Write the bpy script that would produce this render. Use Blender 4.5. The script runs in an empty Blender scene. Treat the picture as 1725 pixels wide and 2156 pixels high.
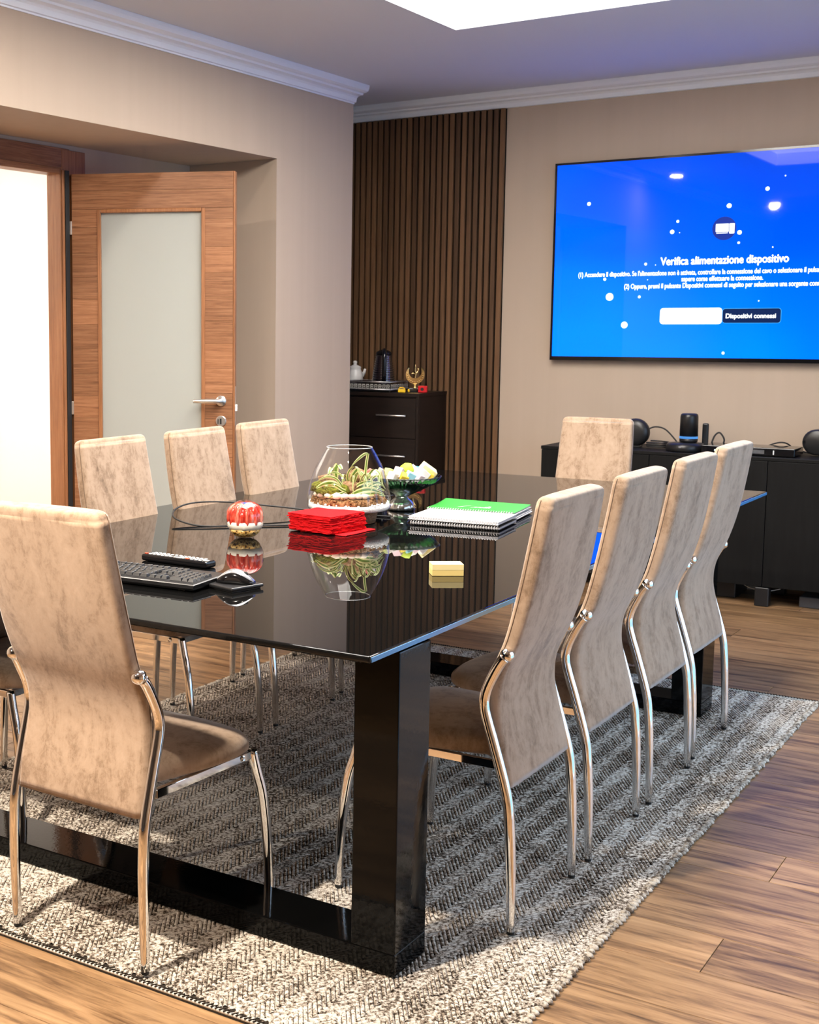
import bpy, bmesh, math, random
from mathutils import Vector, Matrix, Euler
random.seed(7)
S = bpy.context.scene
COL = S.collection
PI = math.pi
R = math.radians

# ------------------------------------------------------------------ camera
W_PX, H_PX, F_PX = 1725.0, 2156.0, 2804.0
cam_d = bpy.data.cameras.new('camera')
cam = bpy.data.objects.new('camera', cam_d)
COL.objects.link(cam)
cam.location = (1.258, -2.353, 1.413)
cam.rotation_euler = (R(90 - 6.74), 0, R(35.545))
cam_d.sensor_fit = 'AUTO'
cam_d.sensor_width = 36.0
cam_d.lens = F_PX / H_PX * 36.0
cam_d.shift_x = (W_PX / 2 - 422.3) / H_PX
cam_d.shift_y = (1022.8 - H_PX / 2) / H_PX
cam_d.clip_start = 0.05
cam_d.dof.use_dof = True
cam_d.dof.focus_distance = 3.4
cam_d.dof.aperture_fstop = 14.0
S.camera = cam

# ------------------------------------------------------------------ view
S.view_settings.view_transform = 'Standard'
S.view_settings.look = 'None'
S.view_settings.gamma = 1.0
S.view_settings.use_curve_mapping = False
S.view_settings.exposure = 0.52

# ------------------------------------------------------------------ world: cool daylight outside the added window
WORLD_STR = 2.5
w = bpy.data.worlds.new('daylight')
S.world = w
w.use_nodes = True
wt = w.node_tree
wg = wt.nodes.new('ShaderNodeTexCoord')
wsep = wt.nodes.new('ShaderNodeSeparateXYZ')
wramp = wt.nodes.new('ShaderNodeValToRGB')      # overcast blue dusk sky above, dim ground below the horizon
wramp.color_ramp.elements[0].position = 0.48
wramp.color_ramp.elements[0].color = (0.20, 0.34, 0.52, 1)
wramp.color_ramp.elements[1].position = 0.53
wramp.color_ramp.elements[1].color = (0.60, 0.77, 1.0, 1)
wmap = wt.nodes.new('ShaderNodeMath')
wmap.operation = 'MULTIPLY_ADD'
wmap.inputs[1].default_value = 0.5
wmap.inputs[2].default_value = 0.5
wt.links.new(wg.outputs['Generated'], wsep.inputs[0])
wt.links.new(wsep.outputs[2], wmap.inputs[0])
wt.links.new(wmap.outputs[0], wramp.inputs[0])
wt.links.new(wramp.outputs[0], wt.nodes['Background'].inputs[0])
w.node_tree.nodes['Background'].inputs[1].default_value = WORLD_STR


def area(name, loc, rot, sx, sy, power, col, spread=180):
    d = bpy.data.lights.new(name, 'AREA')
    d.shape = 'RECTANGLE'
    d.size, d.size_y = sx, sy
    d.energy = power
    d.color = col
    d.spread = R(spread)
    o = bpy.data.objects.new(name, d)
    COL.objects.link(o)
    o.location = loc
    o.rotation_euler = rot
    return o


LW, LD = (2.55, 5.2)
ROOM_X0, ROOM_X1, ROOM_Y0, ROOM_Y1, CEIL = -2.574, 2.40, -4.6, 5.2, 2.78
WARM = (1.0, 0.89, 0.76)
COOL = (0.50, 0.72, 1.0)
PANEL_STRENGTH = 11.5
HALL_POWER = 150
LAMP_POWER = 36
TV_GAIN = 1.0
NIB_X, NIB_Y = 1.36, 0.05                          # beyond y = 0.05 the right wall steps in to x = 1.36
WY0, WY1, WZ0, WZ1 = 0.35, 4.00, 0.005, 2.00        # floor-length window in that stepped-in wall, unseen, added for cool light
portal = area('added_window_portal', (NIB_X + 0.12, (WY0 + WY1) / 2, (WZ0 + WZ1) / 2), (0, R(90), 0), WZ1 - WZ0, WY1 - WY0, 1, COOL)
portal.data.cycles.is_portal = True
area('hall_light', (-4.95, 1.9, 2.65), (0, R(35), 0), 0.8, 2.6, HALL_POWER, (1.0, 0.95, 0.89))


# ------------------------------------------------------------------ materials
def mat(name, base=(0.5, 0.5, 0.5), rough=0.5, metal=0.0, spec=0.5, ior=1.5, coat=0.0, emis=None, estr=1.0,
        sheen=0.0, trans=0.0):
    m = bpy.data.materials.new(name)
    m.use_nodes = True
    b = m.node_tree.nodes['Principled BSDF']
    b.inputs['Base Color'].default_value = (*base, 1)
    b.inputs['Roughness'].default_value = rough
    b.inputs['Metallic'].default_value = metal
    b.inputs['Specular IOR Level'].default_value = spec
    b.inputs['IOR'].default_value = ior
    b.inputs['Coat Weight'].default_value = coat
    b.inputs['Transmission Weight'].default_value = trans
    if sheen:
        b.inputs['Sheen Weight'].default_value = sheen
        b.inputs['Sheen Roughness'].default_value = 0.4
    if emis:
        b.inputs['Emission Color'].default_value = (*emis, 1)
        b.inputs['Emission Strength'].default_value = estr
    return m


class NT:
    """tiny node helper"""
    def __init__(s, m):
        s.t = m.node_tree
        s.n = s.t.nodes
        s.l = s.t.links
        s.b = s.n.get('Principled BSDF')

    def new(s, typ, **kw):
        nd = s.n.new(typ)
        for k, v in kw.items():
            setattr(nd, k, v)
        return nd

    def link(s, a, b):
        s.l.new(a, b)

    def coord(s, scale=(1, 1, 1), kind='Object', rot=(0, 0, 0), rnd=False):
        tc = s.new('ShaderNodeTexCoord')
        mp = s.new('ShaderNodeMapping')
        mp.inputs['Scale'].default_value = scale
        mp.inputs['Rotation'].default_value = rot
        src = tc.outputs[kind]
        if rnd:
            oi = s.new('ShaderNodeObjectInfo')
            ad = s.new('ShaderNodeVectorMath', operation='MULTIPLY_ADD')
            ad.inputs[1].default_value = (1, 1, 1)
            sc = s.new('ShaderNodeVectorMath', operation='SCALE')
            cm = s.new('ShaderNodeCombineXYZ')
            for i in range(3):
                s.link(oi.outputs['Random'], cm.inputs[i])
            s.link(cm.outputs[0], sc.inputs[0])
            sc.inputs['Scale'].default_value = 37.0
            s.link(src, ad.inputs[0])
            s.link(sc.outputs[0], ad.inputs[2])
            src = ad.outputs[0]
        s.link(src, mp.inputs['Vector'])
        return mp.outputs[0]

    def noise(s, vec, scale, detail=4, rough=0.55, dist=0.0):
        n = s.new('ShaderNodeTexNoise')
        n.inputs['Scale'].default_value = scale
        n.inputs['Detail'].default_value = detail
        n.inputs['Roughness'].default_value = rough
        n.inputs['Distortion'].default_value = dist
        s.link(vec, n.inputs['Vector'])
        return n.outputs['Fac']

    def ramp(s, fac, stops):
        r = s.new('ShaderNodeValToRGB')
        e = r.color_ramp.elements
        while len(e) < len(stops):
            e.new(0.5)
        for i, (p, c) in enumerate(stops):
            e[i].position = p
            e[i].color = (*c, 1)
        s.link(fac, r.inputs[0])
        return r.outputs[0]

    def mix(s, fac, a, b, blend='MIX'):
        m = s.new('ShaderNodeMix', data_type='RGBA', blend_type=blend)
        for sock, v in ((m.inputs[0], fac), (m.inputs[6], a), (m.inputs[7], b)):
            if isinstance(v, (int, float)):
                sock.default_value = v
            elif isinstance(v, tuple):
                sock.default_value = (*v, 1)
            else:
                s.link(v, sock)
        return m.outputs[2]

    def math(s, op, a, b=None, c=None):
        m = s.new('ShaderNodeMath', operation=op)
        for i, v in enumerate((a, b, c)):
            if v is None:
                continue
            if isinstance(v, (int, float)):
                m.inputs[i].default_value = v
            else:
                s.link(v, m.inputs[i])
        return m.outputs[0]

    def bump(s, h, strength=0.2, dist=0.002):
        b = s.new('ShaderNodeBump')
        b.inputs['Strength'].default_value = strength
        b.inputs['Distance'].default_value = dist
        s.link(h, b.inputs['Height'])
        s.link(b.outputs[0], s.b.inputs['Normal'])

    def base(s, c):
        s.link(c, s.b.inputs['Base Color'])


def wood(name, stops, scale, rough=0.45, rnd=True, gscale=6.0, bump=0.06, randamt=0.25, spec=0.4):
    m = mat(name, rough=rough, spec=spec)
    n = NT(m)
    v = n.coord(scale, rnd=rnd)
    f = n.noise(v, gscale, 6, 0.62, 0.7)
    f2 = n.noise(v, gscale * 5, 3, 0.6)
    k = n.math('ADD', n.math('MULTIPLY', f, 0.75), n.math('MULTIPLY', f2, 0.25))
    c = n.ramp(k, stops)
    if rnd and randamt:
        oi = n.new('ShaderNodeObjectInfo')
        g = n.math('MULTIPLY_ADD', oi.outputs['Random'], randamt, 1 - randamt * 0.5)
        cm = n.new('ShaderNodeCombineColor')
        for i in range(3):
            n.link(g, cm.inputs[i])
        c = n.mix(1.0, c, cm.outputs[0], 'MULTIPLY')
    n.base(c)
    n.bump(k, bump, 0.002)
    return m


M = {}
# wallpaper: beige woven fabric look
m = M['wall'] = mat('beige_wallpaper', rough=0.75, spec=0.2)
n = NT(m)
v = n.coord((1, 1, 1))
vert = n.coord((14, 14, 0.5))
f = n.noise(vert, 1.2, 3, 0.5)
fw = n.noise(n.coord((260, 260, 260)), 1.0, 2)
c = n.ramp(f, [(0.3, (0.50, 0.400, 0.310)), (0.7, (0.52, 0.417, 0.325))])
n.base(c)
n.bump(fw, 0.12, 0.001)
M['wall_dark'] = mat('dark_brown_wall', (0.10, 0.075, 0.055), 0.6)
M['hallwall'] = mat('white_hall_paint', (0.86, 0.83, 0.79), 0.7)
M['ceil'] = mat('ceiling_paint', (0.70, 0.72, 0.76), 0.85, spec=0.2)
M['cornice'] = mat('white_cornice_paint', (0.90, 0.93, 0.97), 0.55)
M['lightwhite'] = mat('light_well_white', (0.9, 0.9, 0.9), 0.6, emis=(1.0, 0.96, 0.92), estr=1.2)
M['panel'] = mat('luminous_panel', (0.9, 0.9, 0.9), 0.6, emis=(1.0, 0.94, 0.87), estr=PANEL_STRENGTH)
M['lampglow'] = mat('lamp_glow', (1, 1, 1), 0.5, emis=WARM, estr=5)
M['white'] = mat('white_plastic', (0.8, 0.8, 0.78), 0.35)
# door wood, horizontal grain (x along the leaf)
M['walnut_h'] = wood('walnut_veneer_horizontal', [(0.27, (0.105, 0.042, 0.018)), (0.5, (0.29, 0.128, 0.058)), (0.72, (0.43, 0.215, 0.110))],
                     (1.6, 1.6, 44), 0.42, gscale=2.8, randamt=0.34)
M['walnut_v'] = wood('walnut_veneer_vertical', [(0.25, (0.15, 0.056, 0.020)), (0.5, (0.31, 0.130, 0.052)), (0.75, (0.43, 0.195, 0.086))],
                     (44, 44, 1.3), 0.42, gscale=2.8, randamt=0.15)
m = M['frost'] = mat('frosted_glass', (0.40, 0.42, 0.39), 0.32, spec=0.4)
M['steel'] = mat('satin_steel', (0.78, 0.76, 0.73), 0.28, 0.9)
M['dark_hole'] = mat('dark_keyhole', (0.01, 0.01, 0.01), 0.6)
# floor planks
M['plank'] = wood('brown_oak_plank', [(0.31, (0.032, 0.017, 0.009)), (0.42, (0.165, 0.090, 0.043)), (0.53, (0.33, 0.192, 0.093)), (0.72, (0.48, 0.300, 0.155))],
                  (1.3, 13, 1), 0.36, gscale=1.7, bump=0.10, randamt=0.42, spec=0.4)
M['joint'] = mat('dark_joint', (0.05, 0.03, 0.02), 0.8)
# slats
m = M['slat'] = wood('walnut_slat', [(0.25, (0.066, 0.032, 0.014)), (0.5, (0.125, 0.063, 0.028)), (0.8, (0.185, 0.098, 0.046))],
                     (30, 30, 1.2), 0.5, gscale=1.5, randamt=0.75)
M['felt'] = mat('black_felt', (0.008, 0.008, 0.008), 0.95, spec=0.1)
M['wenge'] = wood('dark_wenge', [(0.3, (0.006, 0.004, 0.003)), (0.6, (0.014, 0.008, 0.006)), (0.9, (0.026, 0.014, 0.010))],
                  (2, 2, 22), 0.35, gscale=2.0, randamt=0.1)
M['blackwood'] = wood('black_ash', [(0.3, (0.004, 0.004, 0.004)), (0.7, (0.008, 0.008, 0.008))], (22, 22, 1.5), 0.5, gscale=2, randamt=0.0, spec=0.18)
M['lacquer'] = mat('black_glass_top', (0.004, 0.004, 0.004), 0.012, ior=1.38)
m = M['lacquer_leg'] = mat('black_gloss_lacquer', (0.0025, 0.0025, 0.0025), 0.06, ior=1.45, spec=0.2)
n = NT(m)
n.bump(n.noise(n.coord((90, 90, 90)), 1.0, 2), 0.06, 0.002)
M['edge'] = mat('glass_edge_painted_glow', (0.07, 0.24, 0.50), 0.25, ior=1.6)  # blue of the reflected daylight painted into the edge colour
M['chrome'] = mat('chrome', (0.86, 0.85, 0.84), 0.05, 1.0)
M['chrome_worn'] = mat('worn_chrome', (0.55, 0.52, 0.48), 0.22, 1.0)
M['rubber'] = mat('black_rubber', (0.012, 0.012, 0.012), 0.6)
M['blackplastic'] = mat('black_plastic', (0.012, 0.012, 0.013), 0.35)
M['blackgloss'] = mat('black_gloss_plastic', (0.006, 0.006, 0.007), 0.08)
M['greyplastic'] = mat('grey_plastic', (0.09, 0.09, 0.095), 0.35)
M['keycap'] = mat('black_keycap', (0.02, 0.02, 0.021), 0.3)
M['silver'] = mat('silver_plastic', (0.45, 0.47, 0.50), 0.2, 0.7)
# suede
m = M['suede'] = mat('beige_suede', rough=0.85, spec=0.15, sheen=0.5)
n = NT(m)
v = n.coord((1, 1, 1), rnd=True)
vs = n.coord((9, 9, 3.2), rnd=True)
f1 = n.noise(vs, 1.5, 8, 0.74, 0.5)
f2 = n.noise(v, 38, 5, 0.75, 0.4)
k = n.math('ADD', n.math('MULTIPLY', f1, 0.62), n.math('MULTIPLY', f2, 0.38))
c = n.ramp(k, [(0.33, (0.140, 0.090, 0.055)), (0.43, (0.275, 0.186, 0.122)), (0.51, (0.375, 0.266, 0.184)), (0.68, (0.45, 0.328, 0.237))])
n.base(c)
n.bump(n.noise(v, 300, 2), 0.12, 0.001)
M['seam'] = mat('brown_seam', (0.17, 0.11, 0.07), 0.85)
# rug
m = M['rug_rib'] = mat('melange_wool', rough=0.95, spec=0.08)
n = NT(m)
f = n.noise(n.coord((105, 105, 105)), 1.0, 3, 0.75)
fl = n.noise(n.coord((2.2, 2.2, 1)), 1.0, 3, 0.6)
k = n.math('ADD', f, n.math('MULTIPLY', n.math('SUBTRACT', fl, 0.5), 0.35))
c = n.ramp(k, [(0.36, (0.042, 0.030, 0.022)), (0.45, (0.26, 0.205, 0.155)), (0.52, (0.60, 0.53, 0.445)), (0.62, (0.82, 0.76, 0.67))])
n.base(c)
n.bump(n.noise(n.coord((380, 380, 380)), 1.0, 2), 0.5, 0.002)
M['rug_base'] = mat('dark_rug_warp', (0.035, 0.028, 0.022), 0.95, spec=0.05)
m = M['rug_loop'] = mat('melange_loop', rough=0.95, spec=0.05)
n = NT(m)
n.base(n.ramp(n.noise(n.coord((60, 60, 60)), 1.0, 3, 0.7), [(0.38, (0.12, 0.095, 0.075)), (0.5, (0.50, 0.45, 0.38)), (0.62, (0.66, 0.61, 0.53))]))
M['rug_white'] = mat('rug_white_binding', (0.62, 0.57, 0.50), 0.95, spec=0.05)


def glassy(name, tint=(1, 1, 1), ior=1.45, rough=0.0, boost=0.0):
    m = bpy.data.materials.new(name)
    m.use_nodes = True
    t = m.node_tree
    t.nodes.clear()
    o = t.nodes.new('ShaderNodeOutputMaterial')
    mx = t.nodes.new('ShaderNodeMixShader')
    tr = t.nodes.new('ShaderNodeBsdfTransparent')
    gl = t.nodes.new('ShaderNodeBsdfGlossy')
    f0 = ((ior - 1) / (ior + 1)) ** 2          # Schlick on |cos|, the same from both sides of a thin sheet
    ge = t.nodes.new('ShaderNodeNewGeometry')
    dt = t.nodes.new('ShaderNodeVectorMath')
    dt.operation = 'DOT_PRODUCT'
    t.links.new(ge.outputs['Normal'], dt.inputs[0])
    t.links.new(ge.outputs['Incoming'], dt.inputs[1])

    def mth(op, a, b):
        k = t.nodes.new('ShaderNodeMath')
        k.operation = op
        for i, v_ in enumerate((a, b)):
            if v_ is None:
                continue
            if isinstance(v_, (int, float)):
                k.inputs[i].default_value = v_
            else:
                t.links.new(v_, k.inputs[i])
        return k.outputs[0]
    om = mth('SUBTRACT', 1.0, mth('ABSOLUTE', dt.outputs['Value'], None))
    fac = mth('ADD', mth('MULTIPLY', mth('POWER', om, 5.0), 1 - f0), f0)
    tr.inputs[0].default_value = (*tint, 1)
    gl.inputs['Roughness'].default_value = rough
    if boost:
        ad = t.nodes.new('ShaderNodeMath')
        ad.operation = 'ADD'
        ad.inputs[1].default_value = boost
        t.links.new(fac, ad.inputs[0])
        fac = ad.outputs[0]
    t.links.new(fac, mx.inputs[0])
    t.links.new(tr.outputs[0], mx.inputs[1])
    t.links.new(gl.outputs[0], mx.inputs[2])
    t.links.new(mx.outputs[0], o.inputs[0])
    return m


M['glass'] = glassy('clear_glass', (0.985, 0.99, 0.985), 1.6, boost=0.012)
M['pane'] = glassy('added_window_pane', (0.95, 0.98, 1.0), 1.4)
M['green_glass'] = glassy('green_pressed_glass', (0.22, 0.36, 0.24), 1.6, 0.06, 0.10)


# ------------------------------------------------------------------ mesh helpers
def V(*a):
    return Vector(a)


class MB:
    def __init__(s):
        s.v, s.f, s.mi, s.sm = [], [], [], []
        s.cur = 0
        s.smooth = False

    def add(s, verts, faces):
        o = len(s.v)
        s.v += [tuple(x) for x in verts]
        for f in faces:
            s.f.append([i + o for i in f])
            s.mi.append(s.cur)
            s.sm.append(s.smooth)
        return s

    def box(s, a, b, bev=0.0, mtx=None, seg=2):
        (x0, y0, z0), (x1, y1, z1) = a, b
        x0, x1 = min(x0, x1), max(x0, x1)
        y0, y1 = min(y0, y1), max(y0, y1)
        z0, z1 = min(z0, z1), max(z0, z1)
        if bev <= 0:
            vs = [(x0, y0, z0), (x1, y0, z0), (x1, y1, z0), (x0, y1, z0), (x0, y0, z1), (x1, y0, z1), (x1, y1, z1), (x0, y1, z1)]
            fs = [(3, 2, 1, 0), (4, 5, 6, 7), (0, 1, 5, 4), (1, 2, 6, 5), (2, 3, 7, 6), (3, 0, 4, 7)]
        else:
            bm = bmesh.new()
            bmesh.ops.create_cube(bm, size=1)
            for vv in bm.verts:
                vv.co = ((x0 + x1) / 2 + vv.co.x * (x1 - x0), (y0 + y1) / 2 + vv.co.y * (y1 - y0), (z0 + z1) / 2 + vv.co.z * (z1 - z0))
            bmesh.ops.bevel(bm, geom=bm.edges[:], offset=bev, segments=seg, profile=0.5, affect='EDGES')
            bm.verts.index_update()
            vs = [vv.co.copy() for vv in bm.verts]
            fs = [[vv.index for vv in f.verts] for f in bm.faces]
            bm.free()
        if mtx:
            vs = [mtx @ Vector(q) for q in vs]
        return s.add(vs, fs)

    def rings(s, rings, cap0=True, cap1=True, closed=True):
        k = len(rings[0])
        vs = [p for r in rings for p in r]
        fs = []
        for i in range(len(rings) - 1):
            for j in range(k if closed else k - 1):
                a, b = i * k + j, i * k + (j + 1) % k
                fs.append((a, b, b + k, a + k))
        if cap0:
            fs.append(tuple(reversed(range(k))))
        if cap1:
            fs.append(tuple(range((len(rings) - 1) * k, len(rings) * k)))
        return s.add(vs, fs)

    def tube(s, pts, rad, seg=10, caps=True):
        pts = [Vector(p) for p in pts]
        if not isinstance(rad, (list, tuple)):
            rad = [rad] * len(pts)
        rg = []
        ref = None
        for i, p in enumerate(pts):
            t = (pts[min(i + 1, len(pts) - 1)] - pts[max(i - 1, 0)]).normalized()
            if ref is None:
                ref = Vector((0, 0, 1)) if abs(t.z) < 0.9 else Vector((0, 1, 0))
            a = (ref - t * ref.dot(t)).normalized()
            b = t.cross(a)
            ref = a
            rg.append([p + (a * math.cos(2 * PI * j / seg) + b * math.sin(2 * PI * j / seg)) * rad[i] for j in range(seg)])
        sm = s.smooth
        s.smooth = True
        s.rings(rg, caps, caps)
        s.smooth = sm
        return s

    def lathe(s, prof, seg=32, c=(0, 0, 0), rmod=None, caps=True):
        rg = []
        for (r, z) in prof:
            ring = []
            for j in range(seg):
                a = 2 * PI * j / seg
                rr = r * (rmod(a, z) if rmod else 1)
                ring.append((c[0] + rr * math.cos(a), c[1] + rr * math.sin(a), c[2] + z))
            rg.append(ring)
        sm = s.smooth
        s.smooth = True
        s.rings(rg, caps, caps)
        s.smooth = sm
        return s

    def ball(s, c, r, seg=14, sq=(1, 1, 1)):
        rg = []
        k = max(6, seg // 2)
        for i in range(1, k):
            a = PI * i / k
            rg.append([(c[0] + sq[0] * r * math.sin(a) * math.cos(2 * PI * j / seg), c[1] + sq[1] * r * math.sin(a) * math.sin(2 * PI * j / seg),
                        c[2] - sq[2] * r * math.cos(a)) for j in range(seg)])
        sm = s.smooth
        s.smooth = True
        s.rings(rg)
        s.smooth = sm
        return s

    def prism(s, poly, z0, z1):
        n_ = len(poly)
        vs = [(x, y, z0) for x, y in poly] + [(x, y, z1) for x, y in poly]
        fs = [tuple(reversed(range(n_))), tuple(range(n_, 2 * n_))]
        for i in range(n_):
            j = (i + 1) % n_
            fs.append((i, j, j + n_, i + n_))
        return s.add(vs, fs)

    def mesh(s, name, mats):
        me = bpy.data.meshes.new(name)
        me.from_pydata(s.v, [], s.f)
        if not isinstance(mats, (list, tuple)):
            mats = [mats]
        for q in mats:
            me.materials.append(q)
        me.polygons.foreach_set('material_index', s.mi)
        me.polygons.foreach_set('use_smooth', s.sm)
        me.update()
        return me

    def build(s, name, mats, parent=None, **props):
        return mk(name, s.mesh(name, mats), parent, **props)


def mk(name, me, parent=None, loc=None, rot=None, **props):
    o = bpy.data.objects.new(name, me)
    COL.objects.link(o)
    if parent:
        o.parent = parent
    if loc:
        o.location = loc
    if rot:
        o.rotation_euler = rot
    for k, v in props.items():
        o[k] = v
    return o


def thing(name, label, cat, loc=(0, 0, 0), rz=0.0, group=None, scale=1.0):
    o = bpy.data.objects.new(name, None)
    COL.objects.link(o)
    o.empty_display_size = 0.05
    o.location = loc
    o.rotation_euler = (0, 0, rz)
    o.scale = (scale,) * 3
    o['label'] = label
    o['category'] = cat
    if group:
        o['group'] = group
    return o


def struct(name, mb, mats, parent=None):
    o = mb.build(name, mats, parent)
    if not parent:
        o['kind'] = 'structure'
    return o


def sempty(name):
    o = bpy.data.objects.new(name, None)
    COL.objects.link(o)
    o['kind'] = 'structure'
    return o


def copy_tree(o, parent=None):
    c = o.copy()
    COL.objects.link(c)
    if parent:
        c.parent = parent
    for ch in list(o.children):
        copy_tree(ch, c)
    return c


def crom(pts, n_=6, closed=False):
    P = [Vector(p) for p in pts]
    out = []
    k = len(P)
    rng = range(k) if closed else range(k - 1)
    for i in rng:
        if closed:
            a, b, c, d = P[(i - 1) % k], P[i], P[(i + 1) % k], P[(i + 2) % k]
        else:
            a, b, c, d = P[max(i - 1, 0)], P[i], P[i + 1], P[min(i + 2, k - 1)]
        for j in range(n_):
            t = j / n_
            out.append(0.5 * ((2 * b) + (c - a) * t + (2 * a - 5 * b + 4 * c - d) * t * t + (3 * b - a - 3 * c + d) * t ** 3))
    if not closed:
        out.append(P[-1])
    return out


# ================================================================== SETTING
# ---- floor of separate planks, seams every 0.2 m running across the room
floor = sempty('floor')
MB().box((-5.6, ROOM_Y0, -0.03), (NIB_X, 5.3, -0.0035)).box((NIB_X, ROOM_Y0, -0.03), (ROOM_X1, NIB_Y, -0.0035)).build('subfloor', M['joint'], floor)
plank_cache = {}
y = 0.565 - 0.2 * 22
row = 0
rr = random.Random(3)
while y < 5.25:
    x1 = ROOM_X1
    start = {22: 0.53, 23: 0.05, 25: 0.54, 21: 1.25, 24: 1.02, 20: 1.45, 26: -0.1, 27: 0.85}.get(row, rr.uniform(-0.6, 1.0))
    cuts = [start + k * 1.9 for k in range(-4, 3)]
    cuts = [c for c in cuts if -5.4 < c < ROOM_X1 - 0.05]
    xe = ROOM_X1 if y < NIB_Y else NIB_X
    xs = [-5.6] + [c for c in cuts if c < xe - 0.05] + [xe]
    for a, b in zip(xs[:-1], xs[1:]):
        if b - a < 0.02:
            continue
        o = MB().box((a + 0.0008, max(y, ROOM_Y0) + 0.0008, -0.012), (b - 0.0008, y + 0.1992, 0.0), 0.0012).build('plank', M['plank'], floor)
    y += 0.2
    row += 1

# ---- walls
# left wall: stands 0.57 m proud of the doorway niche, ends in an outside corner at y = 4.515
struct('wall_left', MB()
       .box((-3.14, 3.70, 0), (ROOM_X0, 4.515, CEIL))
       .box((-3.14, ROOM_Y0, 2.30), (ROOM_X0, 3.70, CEIL))
       .box((-3.14, ROOM_Y0, 0), (ROOM_X0, 0.9, 2.30)), M['wall'])
DY0, DY1, DZ = 1.72, 2.605, 2.155            # doorway in the niche's back wall
struct('wall_niche', MB()
       .box((-3.205, DY1 + 0.03, 0), (-3.14, 4.515, 2.30))
       .box((-3.205, 0.9, 0), (-3.14, DY0 - 0.03, 2.30))
       .box((-3.205, DY0 - 0.03, DZ + 0.03), (-3.14, DY1 + 0.03, 2.30))
       .box((-3.205, 4.515, 0), (-3.14, ROOM_Y1, CEIL)), M['wall'])
struct('wall_back', MB().box((-3.26, ROOM_Y1, 0), (NIB_X + 0.1, ROOM_Y1 + 0.12, CEIL)), M['wall'])
struct('wall_front', MB().box((-2.6, ROOM_Y0 - 0.12, 0), (ROOM_X1 + 0.15, ROOM_Y0, CEIL)), M['wall_dark'])
struct('wall_right', MB()
       .box((ROOM_X1, ROOM_Y0, 0), (ROOM_X1 + 0.1, NIB_Y, CEIL))
       .box((NIB_X, NIB_Y, 0), (ROOM_X1 + 0.1, NIB_Y + 0.1, CEIL))
       .box((NIB_X, NIB_Y + 0.1, 0), (NIB_X + 0.1, WY0, CEIL))
       .box((NIB_X, WY1, 0), (NIB_X + 0.1, ROOM_Y1, CEIL))
       .box((NIB_X, WY0, WZ1), (NIB_X + 0.1, WY1, CEIL)), M['wall'])
win = sempty('added_window_1')  # unseen window, added to throw cool daylight in from the right
WX = NIB_X + 0.01
for yy in (WY0, (WY0 + WY1) / 2 - 0.02, WY1 - 0.04):
    MB().box((WX, yy, WZ0), (WX + 0.05, yy + 0.04, WZ1)).build('added_window_stile', M['white'], win)
for zz in (WZ0, WZ1 - 0.05):
    MB().box((WX + 0.002, WY0 + 0.04, zz), (WX + 0.048, WY1 - 0.04, zz + (0.012 if zz < 1 else 0.05))).build('added_window_rail', M['white'], win)
for a, b in ((WY0 + 0.04, (WY0 + WY1) / 2 - 0.02), ((WY0 + WY1) / 2 + 0.02, WY1 - 0.04)):
    MB().box((WX + 0.022, a, WZ0 + 0.012), (WX + 0.026, b, WZ1 - 0.05)).build('pane', M['pane'], win)
# hall behind the doorway
struct('wall_hall', MB()
       .box((-5.6, -0.4, 0), (-5.5, 4.6, 2.85))
       .box((-5.6, 4.5, 0), (-3.26, 4.6, 2.85))
       .box((-5.6, -0.4, 0), (-3.26, -0.3, 2.85))
       .box((-5.6, -0.4, 2.75), (-3.26, 4.6, 2.85)), M['hallwall'])

# ---- ceiling with a luminous light well
PX0, PX1, PY0, PY1 = -1.475, -0.28, 0.45, 3.50
struct('ceiling', MB()
       .box((-3.26, ROOM_Y0 - 0.12, CEIL), (PX0, ROOM_Y1 + 0.12, CEIL + 0.1))
       .box((PX1, ROOM_Y0 - 0.12, CEIL), (NIB_X + 0.1, ROOM_Y1 + 0.12, CEIL + 0.1))
       .box((NIB_X + 0.1, ROOM_Y0 - 0.12, CEIL), (ROOM_X1 + 0.15, NIB_Y + 0.1, CEIL + 0.1))
       .box((PX0, ROOM_Y0 - 0.12, CEIL), (PX1, PY0, CEIL + 0.1))
       .box((PX0, PY1, CEIL), (PX1, ROOM_Y1 + 0.12, CEIL + 0.1)), M['ceil'])
lt = thing('ceiling_light', 'large glowing white recessed light panel in the grey ceiling', 'ceiling light', (PX0, PY0, CEIL))
lx, ly = PX1 - PX0, PY1 - PY0
MB().box((0, 0, 0.10), (lx, ly, 0.30)).build('diffuser', M['panel'], lt)
e = MB()
e.box((0, 0, 0.001), (0.012, ly, 0.10)).box((lx - 0.012, 0, 0.001), (lx, ly, 0.10))
e.box((0.012, 0, 0.001), (lx - 0.012, 0.012, 0.10)).box((0.012, ly - 0.012, 0.001), (lx - 0.012, ly, 0.10))
e.build('well_side', M['lightwhite'], lt)
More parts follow.
